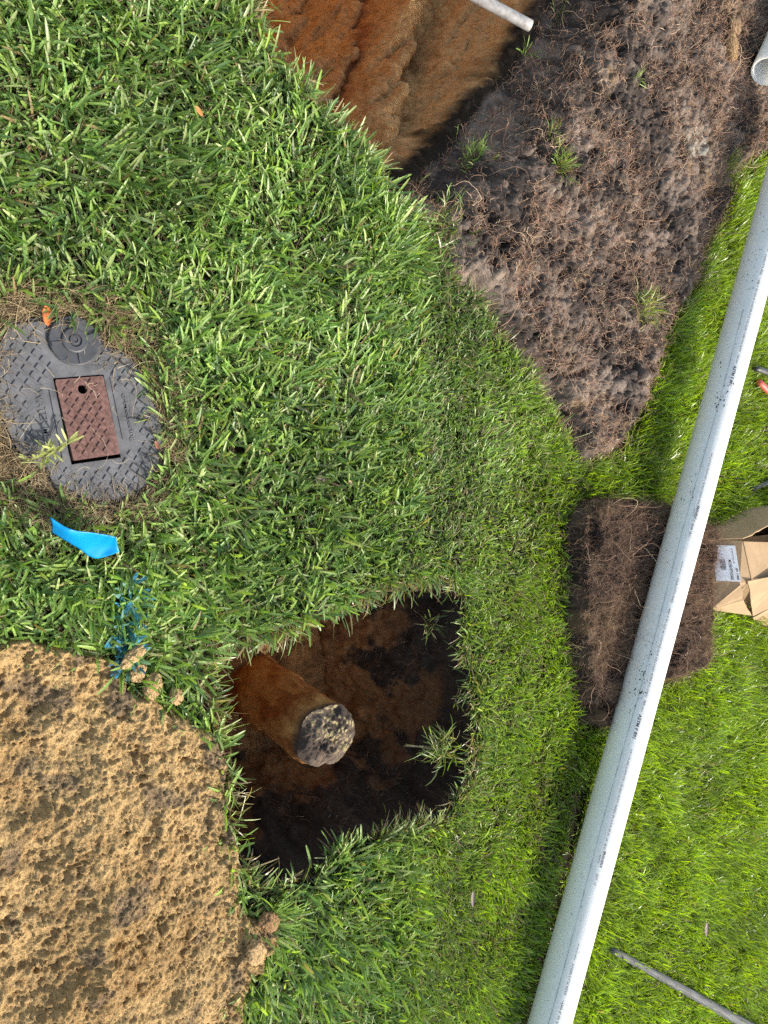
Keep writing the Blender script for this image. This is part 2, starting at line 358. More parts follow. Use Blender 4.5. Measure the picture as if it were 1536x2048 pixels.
def sand_z(x, y):
    wx = x + .05 * (fbm(x * 12, y * 12, 91) - .5) + .02 * (fbm(x * 45, y * 45, 93) - .5)
    wy = y + .05 * (fbm(x * 12, y * 12, 92) - .5) + .02 * (fbm(x * 45, y * 45, 94) - .5)
    d = -sdf(SAND_E, wx, wy)
    base = -.03 + .055 * sm(-.012, .012, d) + .075 * sm(0, .45, d)
    f1, f2, c = worley(x * 30 + 1.4 * fbm(x * 30, y * 30, 95), y * 30 + 1.4 * fbm(x * 30, y * 30, 96), 97)
    g1, g2, e = worley(x * 75 + fbm(x * 60, y * 60, 98), y * 75 + fbm(x * 60, y * 60, 99), 100)
    rough = sm(.30, .62, fbm(x * 5, y * 5, 101, 3)); rough = np.maximum(rough, sm(.16, .03, d))
    z = base + .03 * (fbm(x * 5, y * 5, 102, 3) - .5) + rough * (.016 * (1 - f1) * c) + (.25 + .5 * rough) * .0075 * (1 - g1) * (.3 + e) + .019 * (fbm(x * 95, y * 95, 103, 4, .78) - .5) + .025 * (fbm(x * 11, y * 17, 105, 3) - .5)
    pit = sm(.62, .80, fbm(x * 34, y * 22, 104, 5, .7)); z = z - .010 * pit
    # broad pits and pressed-flat shovel marks
    for (px, py, r, dep) in ((60,1560,.10,.022),(20,1410,.09,.03),(60,1960,.10,.018),(330,2000,.05,.018),(85,1700,.05,.01)):
        qx, qy = W(px, py, .06)[:2]; dd = np.hypot(x - qx, (y - qy) * .8); z = z - dep * sm(r, r * .4, dd)
    return z, d
def sand_c(x, y, z, d):
    f = fbm(x * 7, y * 7, 111, 4); g = fbm(x * 35, y * 35, 112, 3)
    a = np.array([.46, .315, .145]); b = np.array([.27, .165, .068]); c = a + (b - a) * np.clip(.9 * sm(.45, .75, f) * .6 + sm(.55, .8, g) * .4, 0, 1)[:, None]
    k = sm(.63, .75, fbm(x * 16, y * 16, 113, 3)); c = c + (np.array([.13, .10, .075]) - c) * (k * .65)[:, None]; return c
sand, zS = heap('sand_pile', SAND_E, .0021, sand_z, sand_c, M_SAND, .0045)
tag(sand, 'heap of crumbly yellow sand on the grass beside the hole', 'sand pile', kind='stuff')

def slab_z(x, y):
    wx = x + .035 * (fbm(x * 18, y * 18, 121) - .5); wy = y + .035 * (fbm(x * 18, y * 18, 122) - .5)
    d = -sdf(SLAB_D, wx, wy)
    f1, f2, c = worley(x * 38, y * 38, 123)
    z = -.03 + .10 * sm(-.012, .03, d) + .016 * (fbm(x * 5, y * 5, 124) - .5) + .016 * (1 - f1) * c + .018 * (fbm(x * 50, y * 50, 125, 3, .6) - .5)
    z = z - .05 * sm(.62, .8, fbm(x * 11, y * 11, 126, 3)) * sm(.3, .1, d)
    return z, d
def slab_c(x, y, z, d):
    g = fbm(x * 30, y * 30, 131, 3); a = np.array([.032, .024, .021]); b = np.array([.10, .068, .05]); c = a + (b - a) * sm(.45, .75, g)[:, None]
    k = sm(.6, .7, fbm(x * 7, y * 7, 132, 3)); return c + (np.array([.20, .13, .07]) - c) * (.45 * k)[:, None]
slab, zD = heap('sod_slab', SLAB_D, .0036, slab_z, slab_c, M_SOIL, .006)
tag(slab, 'upside down slab of sod full of wiry brown roots, lying under the long white pipe', 'sod slab')

# ------------------------------------------------------------------ roots
def strands(name, P0, L, head, rise, rad, colr, mat, S=7, wob=.9, parent=None, follow=None, drop=0.0):
    """thin three-sided wandering tubes"""
    n = len(P0); pts = np.zeros((n, S, 3)); pts[:, 0] = P0; h = head.copy(); el = rise.copy(); bias = rng.normal(0, .5, n)
    for i in range(1, S):
        h = h + rng.normal(0, wob, n) * .6 + bias * .5; el = el + rng.normal(0, .35, n) - drop
        st = L / (S - 1)
        pts[:, i, 0] = pts[:, i - 1, 0] + np.cos(h) * np.cos(el) * st; pts[:, i, 1] = pts[:, i - 1, 1] + np.sin(h) * np.cos(el) * st
        pts[:, i, 2] = pts[:, i - 1, 2] + np.sin(el) * st
        if follow is not None:
            pts[:, i, 2] = np.maximum(pts[:, i, 2], follow(pts[:, i, 0], pts[:, i, 1]) + .0015)
    T = np.gradient(pts, axis=1); T /= np.linalg.norm(T, axis=2)[..., None] + 1e-9
    up = np.array([0.13, .21, .97]); a = np.cross(T, up); a /= np.linalg.norm(a, axis=2)[..., None] + 1e-9; b = np.cross(T, a)
    tap = np.linspace(1, .35, S)[None, :, None]; r = rad[:, None, None] * tap
    V = np.stack([pts + r * (a * math.cos(k * 2.094) + b * math.sin(k * 2.094)) for k in range(3)], 2)  # n,S,3,3
    V = V.reshape(-1, 3); base = (np.arange(n) * S * 3)[:, None, None] + (np.arange(S - 1) * 3)[None, :, None]
    k = np.arange(3)[None, None, :]; k2 = (k + 1) % 3
    F = np.stack([base + k, base + k2, base + 3 + k2, base + 3 + k], -1).reshape(-1, 4)
    ob = newmesh(name, V, F, mat=mat, parent=parent); setcol(ob, np.repeat(colr, S * 3, 0)); return ob
def rand_in(poly, n, inset=0.0, seed=0):
    x0, y0 = poly.min(0); x1, y1 = poly.max(0); out = []
    k = 0
    while k < n:
        x = rng.uniform(x0, x1, 4 * n); y = rng.uniform(y0, y1, 4 * n); m = sdf(poly, x, y) < -inset
        out.append(np.stack([x[m], y[m]], 1)); k += m.sum()
    return np.concatenate(out)[:n]
def root_cols(n):
    a = np.array([.30, .185, .125]); b = np.array([.50, .37, .24]); c = np.array([.13, .075, .05]); t = rng.random(n)[:, None]; u = rng.random(n)[:, None]
    return np.where(u < .3, c + (a - c) * t, np.where(u < .85, a * (.7 + .6 * t), b * (.7 + .5 * t)))
# fine mat over the turned soil
def B_ok(xy):
    keep = (xy[:, 1] < 3.6) & (xy[:, 0] > -2.4); return xy[keep]
xy = B_ok(rand_in(SOIL_C, 64000, .0)); dens = fbm(xy[:, 0] * 7, xy[:, 1] * 7, 141, 3); xy = xy[dens + rng.normal(0, .10, len(xy)) > .42]
n = len(xy); P0 = np.c_[xy, zB(xy[:, 0], xy[:, 1]) + .001]
strands('fine_roots', P0, rng.uniform(.015, .060, n), rng.normal(-.9, 1.4, n), rng.uniform(.0, .8, n), rng.uniform(.0004, .0009, n), root_cols(n) * 1.5, M_ROOT, 6, follow=zB, parent=soil)['kind'] = 'stuff'
n = 800; xy = rand_in(SOIL_C, n, .02); P0 = np.c_[xy, zB(xy[:, 0], xy[:, 1]) + .002]
strands('long_roots', P0, rng.uniform(.10, .28, n), rng.uniform(0, 6.28, n), rng.uniform(.1, .6, n), rng.uniform(.0005, .0011, n), root_cols(n) * 1.35, M_ROOT, 14, wob=.35, follow=zB, parent=soil, drop=.12)['kind'] = 'stuff'
# dense mat on the slab, with a fringe sticking out all round
n = 17000; xy = rand_in(SLAB_D, n, -.012); P0 = np.c_[xy, zD(xy[:, 0], xy[:, 1]) + .001]
cxy = SLAB_D.mean(0); out = np.arctan2(xy[:, 1] - cxy[1], xy[:, 0] - cxy[0])
strands('fine_roots', P0, rng.uniform(.015, .055, n), out + rng.normal(0, 1.0, n), rng.uniform(.0, .9, n), rng.uniform(.00028, .0006, n), root_cols(n) * .8, M_ROOT, 6, parent=slab)['kind'] = 'stuff'
n = 130; xy = rand_in(SLAB_D, n, .0); P0 = np.c_[xy, zD(xy[:, 0], xy[:, 1]) + .002]
strands('long_roots', P0, rng.uniform(.08, .2, n), rng.uniform(0, 6.28, n), rng.uniform(.2, .8, n), rng.uniform(.0005, .001, n), root_cols(n) * 1.4, M_ROOT, 12, wob=.3, parent=slab, drop=.08)['kind'] = 'stuff'
# rootlets hanging in the near hole
n = 2600; xy = rand_in(HOLE_A, n * 3, .0); m = (sdf(HOLE_A, xy[:, 0], xy[:, 1]) > -.16) & (xy[:, 1] > 1.0); xy = xy[m][:n]; n = len(xy); P0 = np.c_[xy, zA(xy[:, 0], xy[:, 1]) + .001]
o = strands('hole_rootlets', P0, rng.uniform(.015, .05, n), rng.uniform(0, 6.28, n), rng.uniform(-.2, .6, n), rng.uniform(.0003, .0006, n), root_cols(n), M_ROOT, 6)
tag(o, 'fine rootlets hanging from the dark topsoil walls of the square hole', 'rootlets', kind='stuff')

# ------------------------------------------------------------------ grass
def blades(name, P0, L, Wd, az, t0, bend, col, mat=M_BLADE, S=4, wide=True, blunt=.7, parent=None, twist=.35):
    n = len(P0); K = 3 if wide else 2; pts = np.zeros((n, S + 1, 3)); pts[:, 0] = P0; D = np.zeros((n, S + 1, 3))
    SV = np.array({3: [0, .4, .8, 1], 4: [0, .3, .62, .88, 1], 5: [0, .25, .5, .74, .92, 1]}[S])
    for i in range(S + 1):
        s = SV[i]; th = t0 + bend * s ** 1.3; D[:, i] = np.stack([np.cos(az) * np.sin(th), np.sin(az) * np.sin(th), np.cos(th)], 1)
        if i: pts[:, i] = pts[:, i - 1] + .5 * (D[:, i - 1] + D[:, i]) * (L * (SV[i] - SV[i - 1]))[:, None]
    sd = np.stack([-np.sin(az), np.cos(az), np.zeros(n)], 1)[:, None, :]; nm = np.cross(D, np.broadcast_to(sd, D.shape))
    tw = rng.normal(0, twist, n)[:, None] + rng.normal(0, twist, n)[:, None] * SV[None]
    Wv = sd * np.cos(tw)[..., None] + nm * np.sin(tw)[..., None]; Nv = np.cross(D, Wv)
    s = SV[None, :]; prof = np.minimum(.55 + 1.2 * s, 1) * np.where(s > blunt, np.sqrt(np.clip(1 - ((s - blunt) / (1 - blunt + 1e-6)) ** 2, 0, 1)), 1) ; prof = np.maximum(prof, .26)
    hw = (Wd[:, None] * .5 * prof)[..., None]
    V = np.stack([pts - Wv * hw, pts - Nv * hw * .45, pts + Wv * hw] if wide else [pts - Wv * hw, pts + Wv * hw], 2).reshape(-1, 3)
    base = (np.arange(n) * (S + 1) * K)[:, None, None] + (np.arange(S) * K)[None, :, None]; k = np.arange(K - 1)[None, None, :]
    F = np.stack([base + k, base + k + 1, base + K + k + 1, base + K + k], -1).reshape(-1, 4)
    ob = newmesh(name, V, F, mat=mat, parent=parent)
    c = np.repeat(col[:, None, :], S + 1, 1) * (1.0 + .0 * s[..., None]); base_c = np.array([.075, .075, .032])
    m = np.clip((.5 - s) * 1.7, 0, .85)[..., None]; c = c * (1 - m) + base_c * m  # blade foot darkened in colour: dead sheath, plus shade painted into the gaps
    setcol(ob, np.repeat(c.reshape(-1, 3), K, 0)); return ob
G = lambda *v: np.array(v)
def green(n, x, y, far):
    """albedo of single blades; far: 0 coarse blue-green near turf .. 1 fine yellow-green turf"""
    a = G(.175, .300, .080); b = G(.27, .385, .085); d = G(.075, .150, .048); f1 = G(.265, .385, .026); f2 = G(.11, .20, .018)
    t = rng.random(n)[:, None]; u = rng.random(n)[:, None]; pn = fbm(x * 5, y * 5, 151, 3)[:, None] - .5
    near = np.where(u < .35, a + (d - a) * t, a + (b - a) * t); fr = np.where(u < .3, f2 + (f1 - f2) * t, f1 * (.8 + .4 * t))
    c = near * (1 - far[:, None]) + fr * far[:, None]
    pale = G(.44, .49, .25); wv = (rng.random(n)[:, None] < .16 + .5 * np.clip(pn, 0, 1)) & (far[:, None] < .75); c = np.where(wv, c + (pale - c) * (.6 * t + .2), c)
    dry = G(.30, .235, .11); c = np.where(rng.random(n)[:, None] < .025, dry * (.6 + .6 * t), c)
    return c * (1 + .8 * pn) * rng.uniform(.65, 1.25, (n, 1))
BOUND = WP([(-170, -230), (1536, -330), (1660, 1024), (1536, 2380), (-170, 2280)])
PIPE_A, PIPE_B = Vector(W(1099, 2048, .082)), Vector(W(1468, 700, .165))
pd2 = (PIPE_B - PIPE_A); 
def pipe_dist(x, y):
    d = np.array(pd2[:2]); L = np.linalg.norm(d); d = d / L; t = (x - PIPE_A.x) * d[0] + (y - PIPE_A.y) * d[1]
    return np.abs((x - PIPE_A.x) * -d[1] + (y - PIPE_A.y) * d[0]), t / L
THATCH = WP([(-120,600),(60,600),(120,590),(200,620),(240,680),(285,715),(320,765),(345,830),(350,900),(342,975),(290,1012),(215,1040),(120,1030),(30,985),(-120,960)])
STRIP = WP([(425,1470),(440,1560),(450,1650),(458,1740),(490,1835),(540,1852),(545,1790),(500,1770),(484,1700),(472,1640),(466,1550),(448,1440)])
def lawn_ok(x, y, extra=0.0):
    m = sdf(BOUND, x, y) < 0
    wob = .018 * (fbm(x * 30, y * 30, 161, 2) - .5)
    for poly, mg in ((HOLE_A, .004), (HOLE_B, .004), (SOIL_C, .0), (SLAB_D, -.01), (SAND_E, -.012), (BOXP, -.01), (LIDP, .022), (STRIP, -.01)):
        m &= sdf(poly, x, y) > mg + wob
    d, t = pipe_dist(x, y); m &= ~((d < .022) & (t < .55)); return m
def sample_lawn(per_m2, lo, hi):
    """points between two bands of distance (y) from the viewer"""
    x0, x1 = -2.9, 2.9; n = int(per_m2 * (x1 - x0) * (hi - lo)); x = rng.uniform(x0, x1, n); y = rng.uniform(lo, hi, n)
    vis = (np.abs(x) < .32 + (H * CP + y * SP) * (1024 / FPX)); x, y = x[vis], y[vis]; m = lawn_ok(x, y); return x[m], y[m]
def lean_field(x, y):
    return 6.28 * 2 * (fbm(x * 4.5, y * 4.5, 171, 2)) 
def lawn(name, x, y, wid, length, tilt, tsd, label, far, wide, bl, S=4, leanmix=.55):
    n = len(x); th = sm(.0, .04, -sdf(THATCH, x, y)); keep = rng.random(n) > th * .93; bare = sm(.60, .70, fbm(x * 7, y * 7, 172, 3)); keep &= rng.random(n) > bare * .35
    x, y = x[keep], y[keep]; n = len(x)
    hN = fbm(x * 6, y * 6, 173, 3)
    L = rng.uniform(*length, n) * (.7 + .6 * hN); Wd = rng.uniform(*wid, n)
    lf = lean_field(x, y); az = np.where(rng.random(n) < leanmix, lf + rng.normal(0, .7, n), rng.uniform(0, 6.28, n))
    t0 = np.clip(rng.normal(tilt, tsd, n), .02, 1.35); bend = rng.normal(.45, .35, n)
    z = ground_z(x, y)[0]; fr = np.clip(far(x, y), 0, 1)
    return blades(name, np.c_[x, y, z - .004], L, Wd, az, t0, bend, green(n, x, y, fr), S=S, wide=wide, blunt=bl)
farf = lambda x, y: sm(1.25, 2.05, y + .35 * np.clip(x, -1, 1) + .3 * (fbm(x * 3, y * 3, 174) - .5))
parts = []
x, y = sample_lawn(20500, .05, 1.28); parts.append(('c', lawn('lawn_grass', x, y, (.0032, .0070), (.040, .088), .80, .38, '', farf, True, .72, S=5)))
tag(parts[-1][1], 'coarse broad-bladed green lawn grass around the meter box and the sand', 'grass', kind='stuff')
x, y = sample_lawn(40000, 1.12, 2.05); o = lawn('mown_grass', x, y, (.0024, .0046), (.026, .056), .78, .38, '', farf, True, .68)
tag(o, 'shorter mown green grass between the hole and the long white pipe', 'grass', kind='stuff')
x, y = sample_lawn(31000, 1.95, 4.3); o = lawn('fine_grass', x, y, (.0025, .0048), (.040, .088), .66, .36, '', farf, False, .55, S=3)
tag(o, 'fine bright yellow-green grass beyond the long white pipe', 'grass', kind='stuff')

# thatch and straw: dead blades lying low under the green, thick round the meter box
def straw(x, y, zf, n_label=None, name='thatch', lift=.003, L=(.02, .06), col=None, r=(.0004, .0010)):
    n = len(x); z = zf(x, y); a = G(.30, .23, .14); b = G(.13, .095, .065); cc = (b + (a - b) * rng.random(n)[:, None]) * (.6 + .8 * rng.random(n)[:, None])
    if col is not None: cc = cc * np.array(col)
    return strands(name, np.c_[x, y, z + rng.uniform(0, lift, n)], rng.uniform(*L, n), rng.uniform(0, 6.28, n), rng.uniform(-.1, .35, n), rng.uniform(*r, n), cc, M_ROOT, 5, wob=.35)
gz = lambda x, y: ground_z(x, y)[0]
x, y = sample_lawn(4500, .05, 3.4); o = straw(x, y, gz, lift=.03); tag(o, 'dead brown thatch showing low between the green grass blades', 'thatch', kind='stuff')
xy = rand_in(THATCH, 15000, -.03); m = (sdf(LIDP, xy[:, 0], xy[:, 1]) > .006 - .03 * (rng.random(len(xy)) < .12)); xy = xy[m]
o = straw(xy[:, 0], xy[:, 1], gz, name='dry_straw', lift=.028, col=(1.5, 1.5, 1.4), L=(.025, .07), r=(.0004, .0009)); tag(o, 'mat of dry tan straw and roots ringing the black meter box', 'straw', kind='stuff')
q = np.array([W(a, b)[:2] for a, b in zip(rng.uniform(0, 310, 46), rng.uniform(650, 980, 46))]); n = len(q)
o = strands('loose_straws', np.c_[q, np.full(n, .030)], rng.uniform(.02, .075, n), rng.uniform(0, 6.28, n), rng.uniform(0, .2, n), rng.uniform(.0003, .0007, n), G(.55, .47, .32) * rng.uniform(.6, 1.2, (n, 1)), M_ROOT, 8, wob=.3); tag(o, 'few loose dry straws scattered on top of the black lid', 'straws', kind='stuff')
rp = [W(42, 925, .035), W(80, 915, .04), W(110, 902, .042), W(140, 885, .05)]
o = strands('grass_runner', np.repeat(np.array([rp[0]]), 3, 0), np.array([.10, .098, .09]), np.array([1.95, 2.0, 1.9]) - .15, np.array([.1, .05, .12]), np.array([.0016, .0012, .0010]), np.tile(G(.42, .46, .18), (3, 1)), M_ROOT, 9, wob=.08)
tag(o, 'pale yellow grass runner creeping onto the lower left of the lid', 'runner')
n = 34; k = rng.integers(0, 3, n); t = rng.random((n, 1)); q = np.array(rp)[k] * (1 - t) + np.array(rp)[k + 1] * t
o2_ = blades('leaf_blades', q, rng.uniform(.015, .04, n), rng.uniform(.003, .005, n), rng.uniform(0, 6.28, n), rng.normal(.9, .3, n), rng.normal(.4, .3, n), G(.42, .46, .16) * rng.uniform(.6, 1.1, (n, 1)), parent=o); o2_['kind'] = 'stuff'
# ragged pale fringe along cut edges
def fringe(poly, n, spread, name, label, zf=gz, dead=.55, inward=0.3, L=(.025, .06), closed=True, lift=0.0):
    m_ = len(poly) if closed else len(poly) - 1; seg = [(poly[i], poly[(i + 1) % len(poly)]) for i in range(m_)]
    ln = np.array([np.linalg.norm(b - a) for a, b in seg]); k = rng.choice(m_, n, p=ln / ln.sum()); t = rng.random(n)
    A = np.array([s[0] for s in seg]); B = np.array([s[1] for s in seg]); p = A[k] + (B[k] - A[k]) * t[:, None]; d = (B[k] - A[k]) / ln[k][:, None]
    nrm = np.stack([d[:, 1], -d[:, 0]], 1); tst = sdf(poly, p[:, 0] + nrm[:, 0] * .01, p[:, 1] + nrm[:, 1] * .01); nrm = np.where((tst > 0)[:, None], -nrm, nrm)  # inward
    q = p + nrm * rng.normal(-.006, spread, n)[:, None]; m = (sdf(BOUND, q[:, 0], q[:, 1]) < .1) & (fbm(q[:, 0] * 26, q[:, 1] * 26, 191, 2) + rng.normal(0, .06, n) > .47); q = q[m]; nrm = nrm[m]; n = len(q)
    az = np.arctan2(nrm[:, 1], nrm[:, 0]) + rng.normal(0, 1.0, n); isd = rng.random(n) < dead; c = np.where(isd[:, None], G(.33, .27, .14) * rng.uniform(.4, 1.2, (n, 1)), green(n, q[:, 0], q[:, 1], np.zeros(n)))
    o = blades(name, np.c_[q, zf(q[:, 0], q[:, 1]) + lift - .003], rng.uniform(*L, n) * rng.uniform(.5, 1.5, n), rng.uniform(.0012, .0042, n), az, rng.normal(.95, .45, n), rng.normal(.8, .7, n), c, wide=False, S=5, blunt=.4, twist=.7)
    return tag(o, label, 'grass', kind='stuff')
zero = lambda x, y: np.zeros_like(x)
fringe(HOLE_A, 3400, .010, 'cut_edge_grass', 'ragged grass leaning over the rim of the square hole', zero)
fringe(HOLE_B[1:8], 1500, .012, 'trench_edge_grass', 'pale cut grass along the near rim of the brown trench', zero, closed=False, dead=.4)
fringe(SLAB_D, 1500, .014, 'slab_edge_grass', 'crushed yellowed grass poking out under the edges of the upturned sod slab', zero, dead=.7, lift=.01)
fringe(SOIL_C[8:28], 2200, .016, 'heap_edge_grass', 'crushed pale grass along the edge of the dark soil heap', zero, dead=.6, closed=False, lift=.01)
# green strip leaning out between the sand and the hole
strip = WP([(440,1470),(452,1560),(462,1660),(470,1750),(500,1830),(545,1850)])
n = 620; k = rng.choice(5, n); t = rng.random(n)[:, None]; p = strip[k] + (strip[k + 1] - strip[k]) * t + rng.normal(0, .012, (n, 2))
p = p[fbm(p[:, 0] * 14, p[:, 1] * 14, 181, 2) > .55]; n = len(p)
o = blades('rim_grass', np.c_[p, np.full(n, .0)], rng.uniform(.05, .11, n), rng.uniform(.003, .0055, n), rng.normal(1.35, .7, n), rng.uniform(.5, 1.15, n), rng.normal(.5, .3, n), green(n, p[:, 0], p[:, 1], np.full(n, .2)), blunt=.5)
tag(o, 'long green blades squeezed between the sand heap and the square hole', 'grass', kind='stuff')
# blades sprayed with blue marking paint
n = 110; t = rng.random(n) ** .9; px = 243 + rng.normal(0, 5, n) + 8 * np.sin(t * 9); py = 1165 + 165 * t
q = np.array([W(a, b)[:2] for a, b in zip(px, py)]); mixb = rng.random(n)[:, None]
o = blades('blue_painted_grass', np.c_[q, np.full(n, .012)], rng.uniform(.035, .060, n), rng.uniform(.0045, .008, n), rng.uniform(0, 6.28, n), rng.normal(.55, .3, n), rng.normal(.4, .3, n), np.where(mixb < .75, G(.07, .29, .48) * (.5 + mixb), G(.16, .32, .28)))
tag(o, 'strip of grass blades sprayed with blue marking paint', 'painted grass', kind='stuff')

# loose tufts standing in the bare soil
def tuft(px, py, z, r, cnt, L, label, far=.1, dead=.15, up=.6, az=None, name='grass_tuft'):
    c = W(px, py, z); n = cnt; a = rng.uniform(0, 6.28, n); rr = r * rng.random(n) ** .8 * (.5 + 1.1 * vn(a * .9 + px, a * 0 + .5, 9)); x = c[0] + rr * np.cos(a); y = c[1] + rr * np.sin(a)
    azz = a + rng.normal(0, 1.3, n) if az is None else rng.normal(az, .7, n)
    col = green(n, x, y, np.full(n, far)) * .8; col = np.where(rng.random(n)[:, None] < dead, G(.36, .33, .18), col)
    zz = np.full(n, z) if z is not None else z
    o = blades(name, np.c_[x, y, zz], rng.uniform(.4, 1.25, n) * L, rng.uniform(.0016, .0042, n), azz, rng.normal(up, .45, n), rng.normal(.7, .7, n), col, blunt=.4, S=5, twist=.8)
    o.data.transform(Matrix.Translation((-c[0], -c[1], -z))); o.location = c
    return tag(o, label, 'grass tuft', 'green tufts in the dug soil')
def zc(px, py, dflt=.05):
    x, y, _ = W(px, py, dflt); return float(zB(np.array([x]), np.array([y]))[0])
tuft(862, 1247, -.07, .030, 34, .055, 'small tuft with a bare pale stem inside the square hole near its upper right corner', dead=.4)
tuft(885, 1495, -.03, .040, 130, .085, 'large drooping green tuft inside the square hole by its right wall', az=-2.2, up=.9)
tuft(910, 1400, -.04, .02, 26, .045, 'sparse pale tuft in the square hole just above the large drooping one', dead=.6)
tuft(955, 328, zc(955, 328, -.02) + .0, .060, 200, .055, 'wide flat dark green tuft nearest the brown trench on the soil heap', up=1.1)
tuft(1118, 330, zc(1118, 330), .035, 110, .055, 'bright yellow-green tuft in the middle of the soil heap, lower of a pair', far=.6)
tuft(1103, 275, zc(1103, 275), .022, 40, .045, 'thin pale tuft in the soil heap directly above the bright one', dead=.4)
tuft(1135, 62, zc(1135, 62), .055, 190, .075, 'thick curled green and yellow tuft beside the end of the thin grey pipe', far=.25)
tuft(1110, 145, zc(1110, 145), .04, 90, .05, 'dark low tuft in the soil below the thick curled one', up=1.0)
tuft(1272, 160, zc(1272, 160), .02, 20, .045, 'tiny green sprout high in the middle of the soil heap', dead=.2)
tuft(1285, 615, zc(1285, 615), .055, 120, .07, 'straggly yellow-green tuft low in the soil heap, opposite the white pipe', far=.4, dead=.45)
tuft(1398, 572, zc(1398, 572), .045, 100, .075, 'pale bleached tuft on the right edge of the soil heap', far=.3, dead=.6)
tuft(1455, 335, zc(1455, 335), .045, 90, .07, 'green tuft where the soil heap meets the bright grass near the white pipe', far=.7, dead=.3)
tuft(905, 450, .01, .05, 120, .06, 'ragged green tuft at the bottom corner of the trench beside black soil', up=.9)
tuft(745, 1383, -.33, .02, 14, .05, 'few grass clippings fallen deep in the square hole beside the soil-caked stub', dead=.2)

# ------------------------------------------------------------------ pipes
def frame(d):
    d = d.normalized(); a = d.cross(Vector((0, 0, 1))).normalized(); b = a.cross(d).normalized(); return d, a, b
def lathe_tube(name, p0, p1, ro, ri, mat, seg=96, rings=24, parent=None, bend=0.0):
    d, a, b = frame(p1 - p0); L = (p1 - p0).length; bm = bmesh.new(); bv = .0012
    prof = [(0, ri), (0, ro - bv), (bv, ro)] + [(L * i / rings, ro) for i in range(1, rings)] + [(L - bv, ro), (L, ro - bv), (L, ri), (L * .5, ri)]
    loops = []
    for t, r in prof:
        sag = bend * math.sin(math.pi * t / L)
        loops.append([bm.verts.new(p0 + d * t + b * sag + (a * math.cos(k * 2 * math.pi / seg) + b * math.sin(k * 2 * math.pi / seg)) * r) for k in range(seg)])
    m = len(loops)
    for i in range(m):
        A_, B_ = loops[i], loops[(i + 1) % m]
        for k in range(seg): bm.faces.new((A_[k], A_[(k + 1) % seg], B_[(k + 1) % seg], B_[k]))
    bmesh.ops.recalc_face_normals(bm, faces=bm.faces)
    me = bpy.data.meshes.new(name); bm.to_mesh(me); bm.free()
    for f in me.polygons: f.use_smooth = True
    ob = bpy.data.objects.new(name, me); me.materials.append(mat); COL.objects.link(ob)
    if parent: adopt(ob, parent)
    return ob
def pvc_mat():
    m, nt, b, _ = node_mat('white_pvc'); n = noise(nt, 9, 5, .6); r = ramp(nt, n.outputs[0], [(.35, (.80, .80, .75)), (.7, (.86, .86, .81))])
    n2 = noise(nt, 70, 6, .7); n3 = noise(nt, 5, 3, .5); g = N(nt, 'ShaderNodeMath', operation='MULTIPLY')
    s1 = ramp(nt, n2.outputs[0], [(.62, 0.), (.70, .5)]); s2 = ramp(nt, n3.outputs[0], [(.5, 0.), (.62, .55)])
    nt.links.new(s1.outputs[0], g.inputs[0]); nt.links.new(s2.outputs[0], g.inputs[1])
    c = mixc(nt, r.outputs[0], (.30, .27, .23), g.outputs[0]); nt.links.new(c, b.inputs['Base Color'])
    b.inputs['Roughness'].default_value = .5; b.inputs['Specular IOR Level'].default_value = .35
    b.inputs['Subsurface Weight'].default_value = .6; b.inputs['Subsurface Scale'].default_value = .03; b.inputs['Subsurface Radius'].default_value = (1, .9, .75); return m
M_PVC = pvc_mat(); RO = .0572
axis = (PIPE_B - PIPE_A).normalized()
p_lo = PIPE_A - axis * .75; p_hi = PIPE_A + axis * ((PIPE_B - PIPE_A).length + 1.05)
root = empty('white_pipe', p_lo, 'long white plastic pipe with printed line lying across the grass and the sod slab', 'pipe')
body = lathe_tube('pipe_wall', p_lo, p_hi, RO, RO - .006, M_PVC, rings=40, parent=root)
M_INK = simple_mat('grey_ink', (.05, .05, .07), .6, 400, .4)
M_DIRT = simple_mat('dirt_speck', (.03, .024, .02), .9, 200, .4)
ptip = -axis            # reading direction (down the picture)
_, pa, pb_ = frame(axis)
view = (Vector((0, 0, H)) - PIPE_A); view = (view - axis * view.dot(axis)).normalized()
sidev = axis.cross(view).normalized()
if sidev.dot(Vector((0, 1, 0))) < 0: sidev = -sidev      # towards the far side of the pipe
def on_pipe(s, arc, lift=.0004):
    """s metres down from the upper reference point, arc metres round from the side facing the eye towards the far side"""
    th = arc / RO; return PIPE_B - axis * s + (view * math.cos(th) + sidev * math.sin(th)) * (RO + lift)
def text_mesh(body_, size, bold=0.0):
    cu = bpy.data.curves.new('t', 'FONT'); cu.body = body_; cu.size = size; cu.resolution_u = 2; cu.offset = bold
    ob = bpy.data.objects.new('t', cu); COL.objects.link(ob); bpy.context.view_layer.update()
    me = bpy.data.meshes.new_from_object(ob.evaluated_get(bpy.context.evaluated_depsgraph_get())); bpy.data.objects.remove(ob)
    v = np.array([list(v.co) for v in me.vertices]); f = [tuple(p.vertices) for p in me.polygons]; bpy.data.meshes.remove(me); return v, f
pv, pf = [], []
def add_ptext(txt, s, arc, size, bold=0.0, stretch=1.15):
    v, f = text_mesh(txt, size, bold); me = bpy.data.meshes.new('printed_lettering')
    me.from_pydata([tuple(on_pipe(s + a[0] * stretch, arc + a[1])) for a in v], [], f); me.materials.append(M_INK)
    o = bpy.data.objects.new('printed_lettering', me); COL.objects.link(o); adopt(o, root); return v[:, 0].max() * stretch
